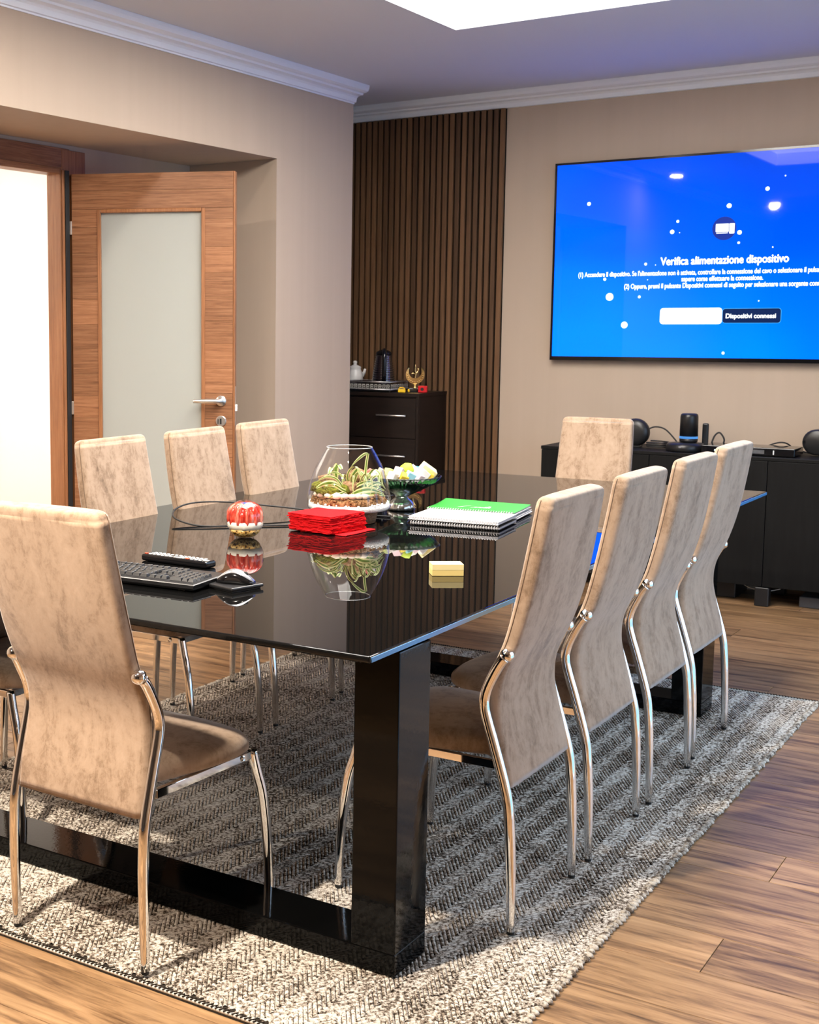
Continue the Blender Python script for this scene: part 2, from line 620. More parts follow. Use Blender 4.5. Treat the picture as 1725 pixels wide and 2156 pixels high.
# ceiling spots behind the camera
for i, (x, y) in enumerate(((-2.25, 0.6), (-2.19, -2.8), (-0.66, -1.35), (-0.30, 0.20))):
    t = thing('ceiling_spot', ('round warm ceiling spot near the left wall before the doorway', 'round warm ceiling spot in the corner of left and front wall', 'round warm ceiling spot in front of the near table end', 'round warm ceiling spot straight above the near table end')[i], 'ceiling light', (x, y, CEIL))
    MB().lathe([(0.065, -0.0), (0.065, -0.03), (0.048, -0.035), (0.048, -0.01)], 24).build('housing', M['white'], t)
    MB().lathe([(0.045, -0.012), (0.045, -0.02)], 24).build('lamp_lens', M['lampglow'], t)
    d = bpy.data.lights.new('spot_bulb', 'AREA')
    d.shape = 'DISK'
    d.spread = R((180, 84, 135, 160)[i])
    d.size = 0.10
    d.energy = LAMP_POWER * (0.70, 0.30, 1.75, 0.35)[i]
    d.color = WARM
    lo = bpy.data.objects.new('spot_bulb', d)
    COL.objects.link(lo)
    lo.location = (x, y, CEIL - 0.05)
    lo.rotation_euler = Vector(((0.0, 0.1, -1.0), (1.75, 2.6, -1.9), (0.02, 0.6, -2.0), (0.0, -0.1, -1.0))[i]).to_track_quat('-Z', 'Y').to_euler()

# ---- cornices
PROF = [(0.0, -0.088), (0.018, -0.086), (0.022, -0.064), (0.032, -0.055), (0.045, -0.052), (0.060, -0.050), (0.064, -0.041), (0.080, -0.038),
        (0.094, -0.032), (0.101, -0.018), (0.103, -0.006), (0.103, 0.0), (0.0, 0.0)]


def cornice(name, a, b, nrm):
    mb = MB()
    nx, ny = nrm
    mb.rings([[(p[0] + d * nx, p[1] + d * ny, CEIL + z - 0.0005) for d, z in PROF] for p in (a, b)])
    return struct(name, mb, M['cornice'])


cornice('trim_1', (ROOM_X0, ROOM_Y0), (ROOM_X0, 4.515), (1, 0))
cornice('trim_2', (-3.14, ROOM_Y1), (NIB_X, ROOM_Y1), (0, -1))
cornice('trim_3', (-3.14, 4.515), (ROOM_X0 + 0.1, 4.515), (0, 1)) if False else None
# thin cap fillet under the left cornice
struct('trim_4', MB().box((ROOM_X0, ROOM_Y0, 2.685), (ROOM_X0 + 0.006, 4.515, 2.692)), M['cornice'])

# ---- door and its frame
door = sempty('door_1')
XF = -3.14
for yy0, yy1 in ((DY1 + 0.015, DY1 + 0.19), (DY0 - 0.09, DY0)):
    MB().box((XF, yy0, 0), (XF + 0.018, yy1, DZ + 0.12), 0.003).build('casing', M['walnut_v'], door)
MB().box((XF, DY0 - 0.09, DZ + 0.012), (XF + 0.016, DY1 + 0.075, DZ + 0.125), 0.003).build('casing_header', M['walnut_h'], door)
MB().box((XF + 0.0185, DY1 + 0.0285, 0), (XF + 0.029, DY1 + 0.058, DZ + 0.02), 0.002).build('shadow_gap_strip', M['rubber'], door)  # black strip painted in for the shadow gap between casing and door
j = MB()
j.box((-3.208, DY1, 0), (XF + 0.02, DY1 + 0.035, DZ + 0.03), 0.003)
j.build('jamb', M['walnut_v'], door)
MB().box((-3.208, DY0 - 0.03, 0), (XF + 0.02, DY0, DZ + 0.03), 0.003).build('jamb', M['walnut_v'], door)
MB().box((-3.208, DY0, DZ), (XF + 0.02, DY1, DZ + 0.03), 0.003).build('jamb_header', M['walnut_h'], door)
MB().box((XF + 0.02, DY1 + 0.006, 0), (XF + 0.028, DY1 + 0.024, DZ + 0.02), 0.003).build('stop_strip', M['walnut_v'], door)
LWD, LH, LT = 0.80, 2.150, 0.042
HX, HY = -3.100, 2.664
ang = math.atan2(0.338, 0.722)
leaf = MB()
# leaf core: local x along the leaf from the hinge, local y thickness (0..LT, away from the viewer)
leaf.box((0.0, 0.006, 0.01), (0.130, LT, LH)).box((LWD - 0.140, 0.006, 0.01), (LWD, LT, LH)).box((0.13, 0.006, LH - 0.17), (LWD - 0.14, LT, LH)).box((0.13, 0.006, 0.01), (LWD - 0.14, LT, 0.2))
leaf = leaf.build('door_leaf', M['walnut_v'], door)
leaf.location = (HX, HY, 0.008)
leaf.rotation_euler = (0, 0, ang)
leaf['label'] = 'walnut door leaf with a tall frosted pane, standing open'
for (xa, xb, seed) in ((0.0, 0.128, 1), (LWD - 0.138, LWD - 0.002, 2)):
    rq = random.Random(seed)
    z = 0.012
    k = 0
    while z < LH - 0.171:
        h = min(0.118 + rq.uniform(-0.012, 0.012), LH - 0.17 - z)
        if LH - 0.17 - (z + h) < 0.05:
            h = LH - 0.17 - z
        MB().box((xa, 0.0, z + 0.0004), (xb, 0.006, z + h - 0.0004), 0.0006).build('veneer_block', M['walnut_h'], leaf)
        z += h
for za, zb in ((LH - 0.17, LH - 0.082), (LH - 0.082, LH)):
    MB().box((0, 0, za + 0.0004), (LWD - 0.002, 0.006, zb - 0.0004), 0.0006).build('veneer_block', M['walnut_h'], leaf)
MB().box((0, 0, 0.01), (LWD - 0.002, 0.006, 0.2), 0.0006).build('veneer_block', M['walnut_h'], leaf)
MB().box((LWD, 0.004, 0.01), (LWD + 0.008, LT + 0.004, LH), 0.002).build('edge_strip', M['walnut_v'], leaf)
MB().box((LWD + 0.0, LT + 0.008, 0.01), (LWD + 0.006, LT + 0.020, LH), 0.002).build('edge_strip', M['walnut_v'], leaf)
MB().box((0.14, 0.014, 0.21), (LWD - 0.15, 0.024, LH - 0.18)).build('frosted_pane', M['frost'], leaf)
for a, b in (((0.128, -0.006, 0.2), (0.146, 0.014, LH - 0.17)), ((LWD - 0.156, -0.006, 0.2), (LWD - 0.138, 0.014, LH - 0.17)),
             ((0.146, -0.006, LH - 0.188), (LWD - 0.156, 0.014, LH - 0.17)), ((0.146, -0.006, 0.2), (LWD - 0.156, 0.014, 0.218))):
    MB().box(a, b, 0.004).build('glazing_bead', M['walnut_v'], leaf)
h = MB()
hz, hx = 1.055, LWD - 0.058
rot = Matrix.Translation((hx, 0, hz)) @ Matrix.Rotation(R(90), 4, 'X')
prof = [(0.026, 0.0), (0.026, 0.006), (0.024, 0.009), (0.012, 0.010), (0.011, 0.04)]
tmp = MB().lathe(prof, 24)
h.smooth = True
h.add([rot @ Vector(q) for q in tmp.v], tmp.f)
h.smooth = False
h.tube(crom([(hx, -0.032, hz), (hx - 0.02, -0.044, hz), (hx - 0.06, -0.047, hz), (hx - 0.128, -0.046, hz)], 4), [0.012] * 9 + [0.0105] * 4, 12)
h.build('door_handle', M['steel'], leaf)
h = MB()
rot = Matrix.Translation((hx, 0, hz - 0.098)) @ Matrix.Rotation(R(90), 4, 'X')
tmp = MB().lathe([(0.026, 0.0), (0.026, 0.006), (0.023, 0.009)], 24)
h.add([rot @ Vector(q) for q in tmp.v], tmp.f)
h.build('key_rosette', M['steel'], leaf)
MB().box((hx - 0.005, -0.0105, hz - 0.113), (hx + 0.004, -0.009, hz - 0.086), 0.0005).build('keyhole', M['dark_hole'], leaf)
MB().box((hx - 0.016, -0.0105, hz - 0.112), (hx - 0.011, -0.009, hz - 0.088), 0.0005).build('keyhole', M['dark_hole'], leaf)
MB().box((LWD + 0.008, 0.016, hz - 0.12), (LWD + 0.010, 0.030, hz + 0.07)).build('lock_plate', M['steel'], leaf)
MB().box((LWD + 0.008, 0.014, hz - 0.05), (LWD + 0.018, 0.032, hz - 0.018), 0.001).build('latch', M['white'], leaf)
for z in (1.86, 0.98):
    MB().box((-0.012, 0.0, z), (0.0, 0.010, z + 0.065), 0.002).build('hinge', M['steel'], leaf)
# ---- slatted wall panel
sp = thing('slat_wall_panel', 'dark walnut vertical slat panel on the back wall beside the screen', 'wall panel', (0, ROOM_Y1, 0))
MB().box((-3.13, -0.010, 0.0), (-1.93, -0.0005, 2.69)).build('felt_backing', M['felt'], sp)
sm = MB().box((0, -0.020, 0), (0.0265, 0, 2.69), 0.0015).mesh('slat', M['slat'])
x = -1.9325 - 0.0265
while x > -3.12:
    mk('slat', sm, sp, loc=(x, -0.0101, 0))
    x -= 0.0400

# ================================================================== TELEVISION
def emat(name, col, strength=1.0):
    return mat(name, (0, 0, 0), 0.3, emis=col, estr=strength, spec=0.1)


TX0, TX1, TZ0, TZ1, TY = -1.607, 0.330, 1.232, 2.346, 5.150
m = M['screen'] = mat('blue_screen_content', (0.0, 0.0, 0.0), 0.02, ior=1.35, spec=0.3)
n = NT(m)
v = n.coord((1, 1, 1))
sx = n.new('ShaderNodeSeparateXYZ')
n.link(v, sx.inputs[0])
g = n.math('ADD', n.math('MULTIPLY', sx.outputs[0], -0.16), n.math('MULTIPLY', sx.outputs[2], -0.62))
wv = n.noise(n.coord((0.8, 0.8, 1.2), rot=(0, R(25), 0)), 1.6, 1, 0.4, 0.6)
k = n.math('ADD', n.math('ADD', g, n.math('MULTIPLY', wv, 0.30)), 0.36)
c = n.ramp(k, [(0.05, (0.0, 0.042, 0.50)), (0.45, (0.0, 0.092, 1.10)), (0.9, (0.0, 0.235, 1.9))])
n.link(c, n.b.inputs['Emission Color'])
n.b.inputs['Emission Strength'].default_value = TV_GAIN
TXC, TZC = (TX0 + TX1) / 2, (TZ0 + TZ1) / 2
tv = thing('television', 'huge wall-mounted black screen showing a blue message page', 'television', (TXC, TY, TZC))
hw, hh = (TX1 - TX0) / 2, (TZ1 - TZ0) / 2
MB().box((-hw, 0.002, -hh), (hw, 0.046, hh), 0.003).build('housing', M['blackplastic'], tv)
bz = MB()
bz.box((-hw, -0.006, -hh), (-hw + 0.012, 0.002, hh)).box((hw - 0.012, -0.006, -hh), (hw, 0.002, hh))
bz.box((-hw + 0.012, -0.006, hh - 0.012), (hw - 0.012, 0.002, hh)).box((-hw + 0.012, -0.006, -hh), (hw - 0.012, 0.002, -hh + 0.022))
bz.build('bezel', M['blackgloss'], tv)
scr = MB().box((-hw + 0.012, -0.002, -hh + 0.022), (hw - 0.012, 0.002, hh - 0.012)).build('screen', M['screen'], tv)
M['txt'] = emat('white_lettering', (0.95, 1.0, 1.0), 1.3)
M['dot'] = emat('white_dots', (0.85, 1.0, 0.98), 1.2)
M['btn_dark'] = emat('dark_button', (0.0, 0.012, 0.07), 1.0)
M['btn_line'] = emat('button_outline', (0.05, 0.35, 0.8), 1.0)
M['icon_disc'] = emat('icon_disc', (0.0, 0.022, 0.26), 1.0)
SY = -0.0024


def text(s, xl, zl, size, xr=None, mat_=None, bold=0.0):
    cu = bpy.data.curves.new('lettering', 'FONT')
    cu.body = s
    cu.size = size
    cu.align_x = 'LEFT'
    o = bpy.data.objects.new('lettering', cu)
    COL.objects.link(o)
    bpy.context.view_layer.update()
    me = bpy.data.meshes.new_from_object(o.evaluated_get(bpy.context.evaluated_depsgraph_get()))
    bpy.data.objects.remove(o)
    bpy.data.curves.remove(cu)
    xs = [q.co.x for q in me.vertices]
    k = 1.0
    if xr is not None:
        k = (xr - xl) / (max(xs) - min(xs))
    x0 = min(xs)
    for q in me.vertices:
        q.co = Vector((xl + (q.co.x - x0) * k - TXC, SY - 0.0003, zl + q.co.y - TZC))
    mb = MB()
    vs = [q.co.copy() for q in me.vertices]
    fs = [list(p_.vertices) for p_ in me.polygons]
    for ax, az in ((0, 0), (1, 0), (-1, 0), (0, 1), (0, -1)):
        mb.add([q + Vector((ax * bold, -0.00001 * (ax + 2 * az), az * bold)) for q in vs], fs)
    bpy.data.meshes.remove(me)
    return mb.build('lettering', mat_ or M['txt'], scr)


text('Verifica alimentazione dispositivo', -0.992, 1.758, 0.060, -0.334, bold=0.0020)
text("(1) Accendere il dispositivo. Se l'alimentazione non è attivata, controllare la connessione del cavo o selezionare il pulsante", -1.452, 1.703, 0.037, -0.150, bold=0.0011)
text('sapere come effettuare la connessione.', -0.876, 1.668, 0.037, -0.456, bold=0.0011)
text('(2) Oppure, premi il pulsante Dispositivi connessi di seguito per selezionare una sorgente connessa', -1.188, 1.633, 0.037, -0.130, bold=0.0011)


def rrect(mb, x0, z0, x1, z1, r, yy, k=5):
    pts = []
    for cx, cz, a0 in ((x1 - r, z1 - r, 0), (x0 + r, z1 - r, 90), (x0 + r, z0 + r, 180), (x1 - r, z0 + r, 270)):
        for i in range(k + 1):
            a = R(a0 + 90 * i / k)
            pts.append((cx + r * math.cos(a) - TXC, yy, cz + r * math.sin(a) - TZC))
    return mb.add(pts, [tuple(reversed(range(len(pts))))])


def disc(mb, x, z, r, yy, k=18):
    pts = [(x + r * math.cos(2 * PI * i / k) - TXC, yy, z + r * math.sin(2 * PI * i / k) - TZC) for i in range(k)]
    return mb.add(pts, [tuple(reversed(range(k)))])


rrect(MB(), -0.985, 1.436, -0.655, 1.524, 0.018, SY).build('white_button', M['txt'], scr)
rrect(MB(), -0.654, 1.440, -0.356, 1.520, 0.016, SY + 0.0001).build('button_outline', M['btn_line'], scr)
rrect(MB(), -0.652, 1.4425, -0.359, 1.5175, 0.014, SY).build('dark_button', M['btn_dark'], scr)
text('Dispositivi connessi', -0.635, 1.468, 0.034, -0.383, bold=0.0012)
disc(MB(), -0.664, 1.943, 0.062, SY, 40).build('icon_disc', M['icon_disc'], scr)
ic = MB()
rrect(ic, -0.708, 1.925, -0.641, 1.968, 0.003, SY - 0.0003)
rrect(ic, -0.704, 1.917, -0.645, 1.921, 0.0015, SY - 0.0003)
rrect(ic, -0.638, 1.915, -0.611, 1.969, 0.004, SY - 0.0003)
ic.build('screen_icon', M['txt'], scr)
for (x, z, r) in ((-1.405, 2.111, .011), (-.909, 1.991, .008), (-.937, 1.936, .012), (-.644, 2.061, .013), (-.455, 2.139, .011), (-.585, 1.919, .012), (-1.269, 1.589, .022),
                  (-1.18, 1.432, .019), (-1.30, 1.688, .009), (-1.102, 1.587, .008), (-1.074, 1.766, .008), (-.641, 1.281, .008), (-.587, 1.865, .007),
                  (-.415, 1.836, .004), (-.472, 1.558, .004), (-.897, 1.93, .003), (-1.02, 1.76, .003), (-1.06, 1.68, .003), (-.37, 2.20, .004)):
    disc(MB(), x, z, r, SY - 0.0001).build('dot', M['dot'], scr)

# ================================================================== RUG
RX0, RX1, RY0, RY1, RZ = -1.715, 0.305, -0.205, 3.01, 0.008
rug = thing('area_rug', 'cream and dark brown herringbone woven wool rug under the table', 'rug', (0, 0, 0))
MB().box((RX0, RY0, 0.0005), (RX1, RY1, RZ - 0.0035)).build('rug_base', M['rug_base'], rug)
rb = MB()
rb.smooth = True
BW = 0.0405
slope = 1.80
pitch = 0.0190
rq = random.Random(11)
nb = int(round((RX1 - RX0) / BW))
BW = (RX1 - RX0) / nb
ux, uy = 1 / math.hypot(1, slope), slope / math.hypot(1, slope)
hwid = pitch * ux / 2 * 0.96
for b in range(nb):
    x0 = RX0 + b * BW
    sgn = 1 if b % 2 else -1
    yy = RY0 - BW * slope
    while yy < RY1 + BW * slope:
        zt = RZ + rq.uniform(-0.0008, 0.0008)
        xa, xb_ = x0 - 0.0022, x0 + BW + 0.0022
        ya = yy if sgn > 0 else yy + BW * slope
        yb = yy + BW * slope if sgn > 0 else yy
        nseg = 3
        P = []
        for i in range(nseg + 1):
            t = i / nseg
            P.append((xa + (xb_ - xa) * t, ya + (yb - ya) * t))
        P = [p for p in P if RY0 + 0.004 < p[1] < RY1 - 0.004]
        if len(P) >= 2:
            px, py = -uy * sgn, ux
            if sgn < 0:
                px, py = uy, ux
            rg = []
            for (qx, qy) in P:
                lo = rq.uniform(-0.0007, 0.0007)
                rg.append([(qx + px * k * hwid, qy + py * k * hwid, zt + dz + lo) for k, dz in ((-1, -0.0030), (-0.72, -0.0008), (0, 0.0), (0.72, -0.0008), (1, -0.0030))])
            rb.rings(rg, False, False, closed=False)
        yy += pitch
rb.build('woven_ribs', M['rug_rib'], rug, kind='stuff')
ed = MB()
for sgn, xx in ((1, RX1), (-1, RX0)):
    yy = RY0
    while yy < RY1:
        ed.ball((xx + rq.uniform(-0.003, 0.003), yy, 0.0062), 0.0088 * rq.uniform(0.9, 1.08), 8, (1.3, 0.98, 0.72))
        yy += 0.0205 * rq.uniform(0.92, 1.12)
ed.build('looped_edge', M['rug_loop'], rug, kind='stuff')
for yy in (RY0 + 0.008, RY1 - 0.008):
    MB().tube([(RX0, yy - 0.004, 0.0075), (RX1, yy - 0.004, 0.0075)], 0.0045, 6).build('white_binding', M['rug_white'], rug)
ed = MB()
for yy in (RY0 + 0.008, RY1 - 0.008):
    xx = RX0 + 0.01
    while xx < RX1:
        mt = Matrix.Translation((xx, yy - 0.003, 0.0122)) @ Matrix.Rotation(R(55), 4, 'Z')
        ed.box((-0.008, -0.0013, -0.001), (0.008, 0.0013, 0.001), 0, mt)
        xx += 0.0105
ed.build('edge_stitches', M['rug_base'], rug, kind='stuff')

# ================================================================== TABLE
RT = RZ + 0.0022
TW, TL = 1.755, 3.400
tab = thing('conference_table', 'long black glossy conference table with slab legs, standing on the rug', 'table', (0, 0, 0))
tt = MB()
tt.box((-TW, 0, 0.734), (0, TL, 0.75), 0.0060, seg=5)
tt.build('table_top', M['lacquer'], tab)
MB().box((-0.001, 0.0065, 0.7365), (0.0012, TL - 0.0065, 0.7475), 0.0008).build('ground_edge_glow', M['edge'], tab)  # thin edge strip carrying the painted blue reflection
for name_y in (0.128, 2.525):
    y0, y1 = name_y, name_y + 0.151
    fm = MB().box((-TW + 0.006, y0, RT), (0.0025, y1, 0.062), 0.003).build('leg_frame', M['lacquer_leg'], tab)
    for xa, xb in ((-TW + 0.006, -TW + 0.114), (-0.106, 0.0025)):
        MB().box((xa, y0 + 0.0003, 0.060), (xb, y1 - 0.0003, 0.7338), 0.003).build('post', M['lacquer_leg'], fm)
    MB().box((-TW + 0.113, y0 + 0.03, 0.70), (-0.105, y1 - 0.03, 0.7338), 0.002).build('top_rail', M['lacquer_leg'], fm)

# ================================================================== CHAIRS
def backrest_mesh():
    prof = [(0.356, .215), (0.40, .206), (.43, .198), (.48, .186), (.535, .178), (.60, .186), (.685, .222), (.79, .252), (.90, .273), (.98, .286), (1.022, .292)]
    wid = [(.356, .188), (.42, .189), (.50, .184), (.56, .181), (.65, .184), (.75, .188), (.88, .185), (1.022, .178)]

    def lerp(tab, z):
        for (z0, a), (z1, b) in zip(tab[:-1], tab[1:]):
            if z <= z1:
                t = (z - z0) / (z1 - z0)
                return a + (b - a) * max(0, min(1, t))
        return tab[-1][1]
    cen = crom([(p[1], 0, p[0]) for p in prof], 5)
    rg = []
    npt = len(cen)
    for i, p in enumerate(cen):
        t = (cen[min(i + 1, npt - 1)] - cen[max(i - 1, 0)]).normalized()
        nrm = Vector((t.z, 0, -t.x))      # points to +x (rear)
        z = p.z
        hw = lerp(wid, z)
        th = 0.030 + 0.012 * min(1, max(0, (z - 0.5) / 0.3))
        rg.append((p, nrm, t, hw, th))
    # end rounding: extra rings at the two ends
    full = []
    p, nrm, t, hw, th = rg[0]
    for a in (0, 25, 50, 72):
        full.append((p + t * (0.012 * (1 - math.sin(R(a)))) * 1.0 - t * 0.012, nrm, t, hw - 0.020 * (1 - math.sin(R(a + 18))), th * (0.30 + 0.70 * math.sin(R(a + 18))), th))
    full += [(p, nrm, t, hw, th, th) for (p, nrm, t, hw, th) in rg[1:-3]]
    p, nrm, t, hw, th = rg[-1]
    base = rg[-4][0]
    L = (p - base).length
    for a in (0, 20, 40, 58, 72, 82, 90):
        s_ = math.sin(R(a))
        full.append((base + t * L * s_, nrm, t, hw - 0.024 * (1 - math.cos(R(a))), th * (1 - 0.55 * (1 - math.cos(R(a))) ** 1.5), th))
    mb = MB()
    mb.smooth = True
    out = []
    for (p, nrm, t, hw, th, th0) in full:
        c0 = p - nrm * (th0 / 2)
        rcor = min(0.013, th * 0.45)
        ring = []
        for sy, sn in ((1, 1), (-1, 1), (-1, -1), (1, -1)):
            a0 = {(1, 1): 0, (-1, 1): 90, (-1, -1): 180, (1, -1): 270}[(sy, sn)]
            for q in range(4):
                a = R(a0 + 30 * q)
                yy = sy * (hw - rcor) + rcor * math.cos(a)
                nn = sn * (th / 2 - rcor) + rcor * math.sin(a)
                ring.append(c0 + Vector((0, yy, 0)) + nrm * nn)
            # mid points on the broad faces for a soft crown
            if (sy, sn) == (1, 1):
                for fy in (0.55, 0, -0.55):
                    ring.append(c0 + Vector((0, hw * fy, 0)) + nrm * (th / 2 + 0.002))
            if (sy, sn) == (-1, -1):
                for fy in (-0.55, 0, 0.55):
                    ring.append(c0 + Vector((0, hw * fy, 0)) - nrm * (th / 2 + 0.003))
        out.append(ring)
    mb.rings(out)
    # seam path on the sides, near the front edge
    seam = []
    for sy in (1, -1):
        seam.append([p - nrm * (th0 * 0.72) + Vector((0, sy * (hw + 0.0002), 0)) for (p, nrm, t, hw, th, th0) in full[4:-4]])
    return mb.mesh('backrest', M['suede']), seam


def seat_mesh():
    half = [(.168, .150), (.150, .168), (.11, .180), (.03, .198), (-.06, .207), (-.125, .203), (-.165, .188), (-.195, .155), (-.215, .105), (-.226, .05)]
    pts = [(x, y, 0) for x, y in half] + [(-.229, 0, 0)] + [(x, -y, 0) for x, y in reversed(half)]
    outl = crom(pts, 3, closed=True)
    c = Vector((-0.03, 0, 0))
    mb = MB()
    mb.smooth = True
    rg = []
    for inset, z in ((0.030, .404), (0.010, .405), (0.001, .411), (0.0, .424), (0.004, .438), (0.015, .449), (0.04, .456), (0.09, .460), (0.15, .462)):
        ring = []
        for p in outl:
            d = (c - p)
            q = p + d.normalized() * min(inset, d.length * 0.9)
            dip = -0.018 * max(0, (-q.x - 0.10) / 0.13) ** 2 if z > .43 else 0
            ring.append((q.x, q.y, z + dip))
        rg.append(ring)
    mb.rings(rg)
    return mb.mesh('seat', M['suede'])


def rear_leg(sy):
    pts = crom([(.196, sy * .198, .653), (.186, sy * .199, .640), (.171, sy * .200, .611), (.154, sy * .200, .570), (.150, sy * .200, .533), (.161, sy * .200, .490),
                (.176, sy * .200, .445), (.209, sy * .200, .336), (.219, sy * .200, .263), (.226, sy * .200, .14), (.229, sy * .200, .008)], 4)
    k = len(pts)
    rad = [0.0126 if p.z > 0.2 else 0.0126 - 0.0024 * (0.2 - p.z) / 0.2 for p in pts]
    return MB().tube(pts, rad, 14).mesh('rear_leg', M['chrome'])


def front_leg(sy):
    pts = crom([(-.176, sy * .188, .404), (-.190, sy * .192, .350), (-.207, sy * .197, .290), (-.220, sy * .200, .198), (-.227, sy * .201, .10), (-.230, sy * .201, .008)], 4)
    rad = [0.0126 if p.z > 0.2 else 0.0126 - 0.0024 * (0.2 - p.z) / 0.2 for p in pts]
    return MB().tube(pts, rad, 14).mesh('front_leg', M['chrome'])


BACK_ME, SEAM = backrest_mesh()
SEAT_ME = seat_mesh()
SEAM_ME = [MB().tube(path, 0.0013, 5).mesh('seam', M['seam']) for path in SEAM]


def make_chair(label):
    t = thing('dining_chair', label, 'chair', group='beige suede dining chairs')
    mk('seat', SEAT_ME, t)
    b = mk('backrest', BACK_ME, t)
    for me_ in SEAM_ME:
        mk('seam', me_, b)
    for sy in (1, -1):
        l = mk('leg', rear_leg(sy), t)
        cp = MB()
        mt = Matrix.Translation((.199, sy * .190, .658)) @ Matrix.Rotation(R(-90 * sy), 4, 'X')
        tmp = MB().lathe([(0.012, -0.012), (0.0155, -0.006), (0.0165, 0.004), (0.0150, 0.011), (0.009, 0.0165), (0.002, 0.018)], 18)
        cp.smooth = True
        cp.add([mt @ Vector(q) for q in tmp.v], tmp.f)
        cp.build('ball_cap', M['chrome'], l)
        MB().lathe([(0.0080, 0.0), (0.0088, 0.0), (0.0093, 0.006), (0.0090, 0.009)], 14, (.229, sy * .200, 0)).build('foot_cap', M['rubber'], l)
        l = mk('leg', front_leg(sy), t)
        MB().lathe([(0.0080, 0.0), (0.0088, 0.0), (0.0093, 0.006), (0.0090, 0.009)], 14, (-.230, sy * .201, 0)).build('foot_cap', M['rubber'], l)
        r_ = MB().box((-.172, sy * .186 - .007, .384), (.180, sy * .186 + .007, .4035), 0.0015).build('side_rail', M['chrome'], t)
        bt = MB()
        mt = Matrix.Translation((-.132, sy * .1935, .394)) @ Matrix.Rotation(R(-90 * sy), 4, 'X')
        tmp = MB().lathe([(0.0075, 0.0), (0.0075, 0.002), (0.005, 0.0035), (0.002, 0.003)], 10)
        bt.add([mt @ Vector(q) for q in tmp.v], tmp.f)
        bt.build('bolt', M['chrome'], r_)
    MB().box((-.176, -.179, .384), (-.164, .179, .4035), 0.0015).build('front_rail', M['chrome'], t)
    MB().box((.164, -.179, .384), (.176, .179, .4035), 0.0015).build('rear_rail', M['chrome'], t)
    return t


chairs = [
    ((-.105, .678, RT), 0, 'beige suede chair nearest the black table corner on the right side of the table'),
    ((-.107, 1.206, RT), 0, 'second beige suede chair from the near end on the right side of the table'),
    ((-.108, 1.729, RT), 0, 'third beige suede chair from the near end on the right side of the table'),
    ((-.122, 2.235, RT), 0, 'farthest beige suede chair on the right side, beside the far black table leg'),
    ((-.632, .062, RT), -93, 'large beige suede chair in the left foreground with its back to the viewer'),
    ((-1.430, 1.245, RT), 180, 'leftmost visible beige suede chair back beyond the table, by the white doorway'),
    ((-1.430, 1.748, RT), 180, 'beige suede chair in front of the frosted pane of the open door'),
    ((-1.455, 2.262, RT), 180, 'beige suede chair in front of the beige niche wall, right of the open door'),
    ((-1.440, .458, RT), 180, 'beige suede chair mostly hidden at the left edge, behind the large foreground chair'),
    ((-.785, 3.345, 0.0005), 90, 'beige suede chair at the far end of the table, facing us before the sideboard'),
]
proto = make_chair(chairs[0][2])
for i, (loc, rz, lab) in enumerate(chairs):
    o = proto if i == 0 else copy_tree(proto)
    o.location = loc
    o.rotation_euler = (0, 0, R(rz))
    o['label'] = lab
    if i == 9:
        o.scale = (1, 0.90, 0.985)
    if i == 4:          # this one's springy frame leans back a little more
        for c_ in o.children:
            if c_.name.startswith('backrest') or (c_.name.startswith('leg') and c_.data.name.startswith('rear')):
                c_.matrix_local = Matrix.Translation((.229, -.2, 0)) @ Matrix.Rotation(R(2.3), 4, 'Y') @ Matrix.Rotation(R(0.7), 4, 'X') @ Matrix.Translation((-.229, .2, 0))

# ================================================================== SIDEBOARD under the screen
SBX, SBF, SBT = -1.490, 4.755, 0.766
sb = thing('sideboard', 'long low black sideboard on short feet against the wall below the screen', 'sideboard', (SBX, SBF, 0))
NU = 4
UW = 0.595
SBL = UW * NU
bd = MB()
bd.box((0, 0.02, 0.100), (SBL, 0.425, SBT - 0.018))
bd.build('body', M['blackwood'], sb)
MB().box((-0.002, -0.002, SBT - 0.018), (SBL + 0.002, 0.43, SBT), 0.002).build('top_board', M['blackwood'], sb)
for i in range(NU):
    MB().box((i * UW + 0.0015, 0.0, 0.104), ((i + 1) * UW - 0.0015, 0.019, SBT - 0.020), 0.0015).build('door', M['blackwood'], sb)
for x in (0.04, 1.19, SBL - 0.04):
    for y in (0.03, 0.40):
        MB().box((x - 0.035, y - 0.025, 0.0003), (x + 0.035, y + 0.025, 0.0995), 0.006).build('foot', M['blackplastic'], sb)
bx = thing('subwoofer', 'flat black box with a white light dot on the floor under the sideboard', 'speaker', (-0.62, 4.90, 0.0003))
MB().box((-0.20, 0, 0), (0.16, 0.25, 0.085), 0.006).build('case', M['blackplastic'], bx)
MB().box((0.045, -0.0015, 0.012), (0.050, 0.0005, 0.017)).build('status_light', emat('white_status_light', (0.8, 0.95, 1.0), 3.0), bx)
bx = thing('media_box', 'flat dark grey box on the floor under the right part of the sideboard', 'media box', (0.02, 4.86, 0.0003))
MB().box((-0.16, 0, 0), (0.40, 0.25, 0.055), 0.004).build('case', M['greyplastic'], bx)
cb = MB()
cb.tube(crom([(-0.50, 4.875, 0.090), (-0.44, 4.872, 0.095), (-0.38, 4.87, 0.070), (-0.30, 4.872, 0.062), (-0.24, 4.90, 0.075)], 6), 0.0022, 6)
o = cb.build('white_cable', M['white'])
o['label'] = 'thin white cable drooping below the sideboard doors'
o['category'] = 'cable'

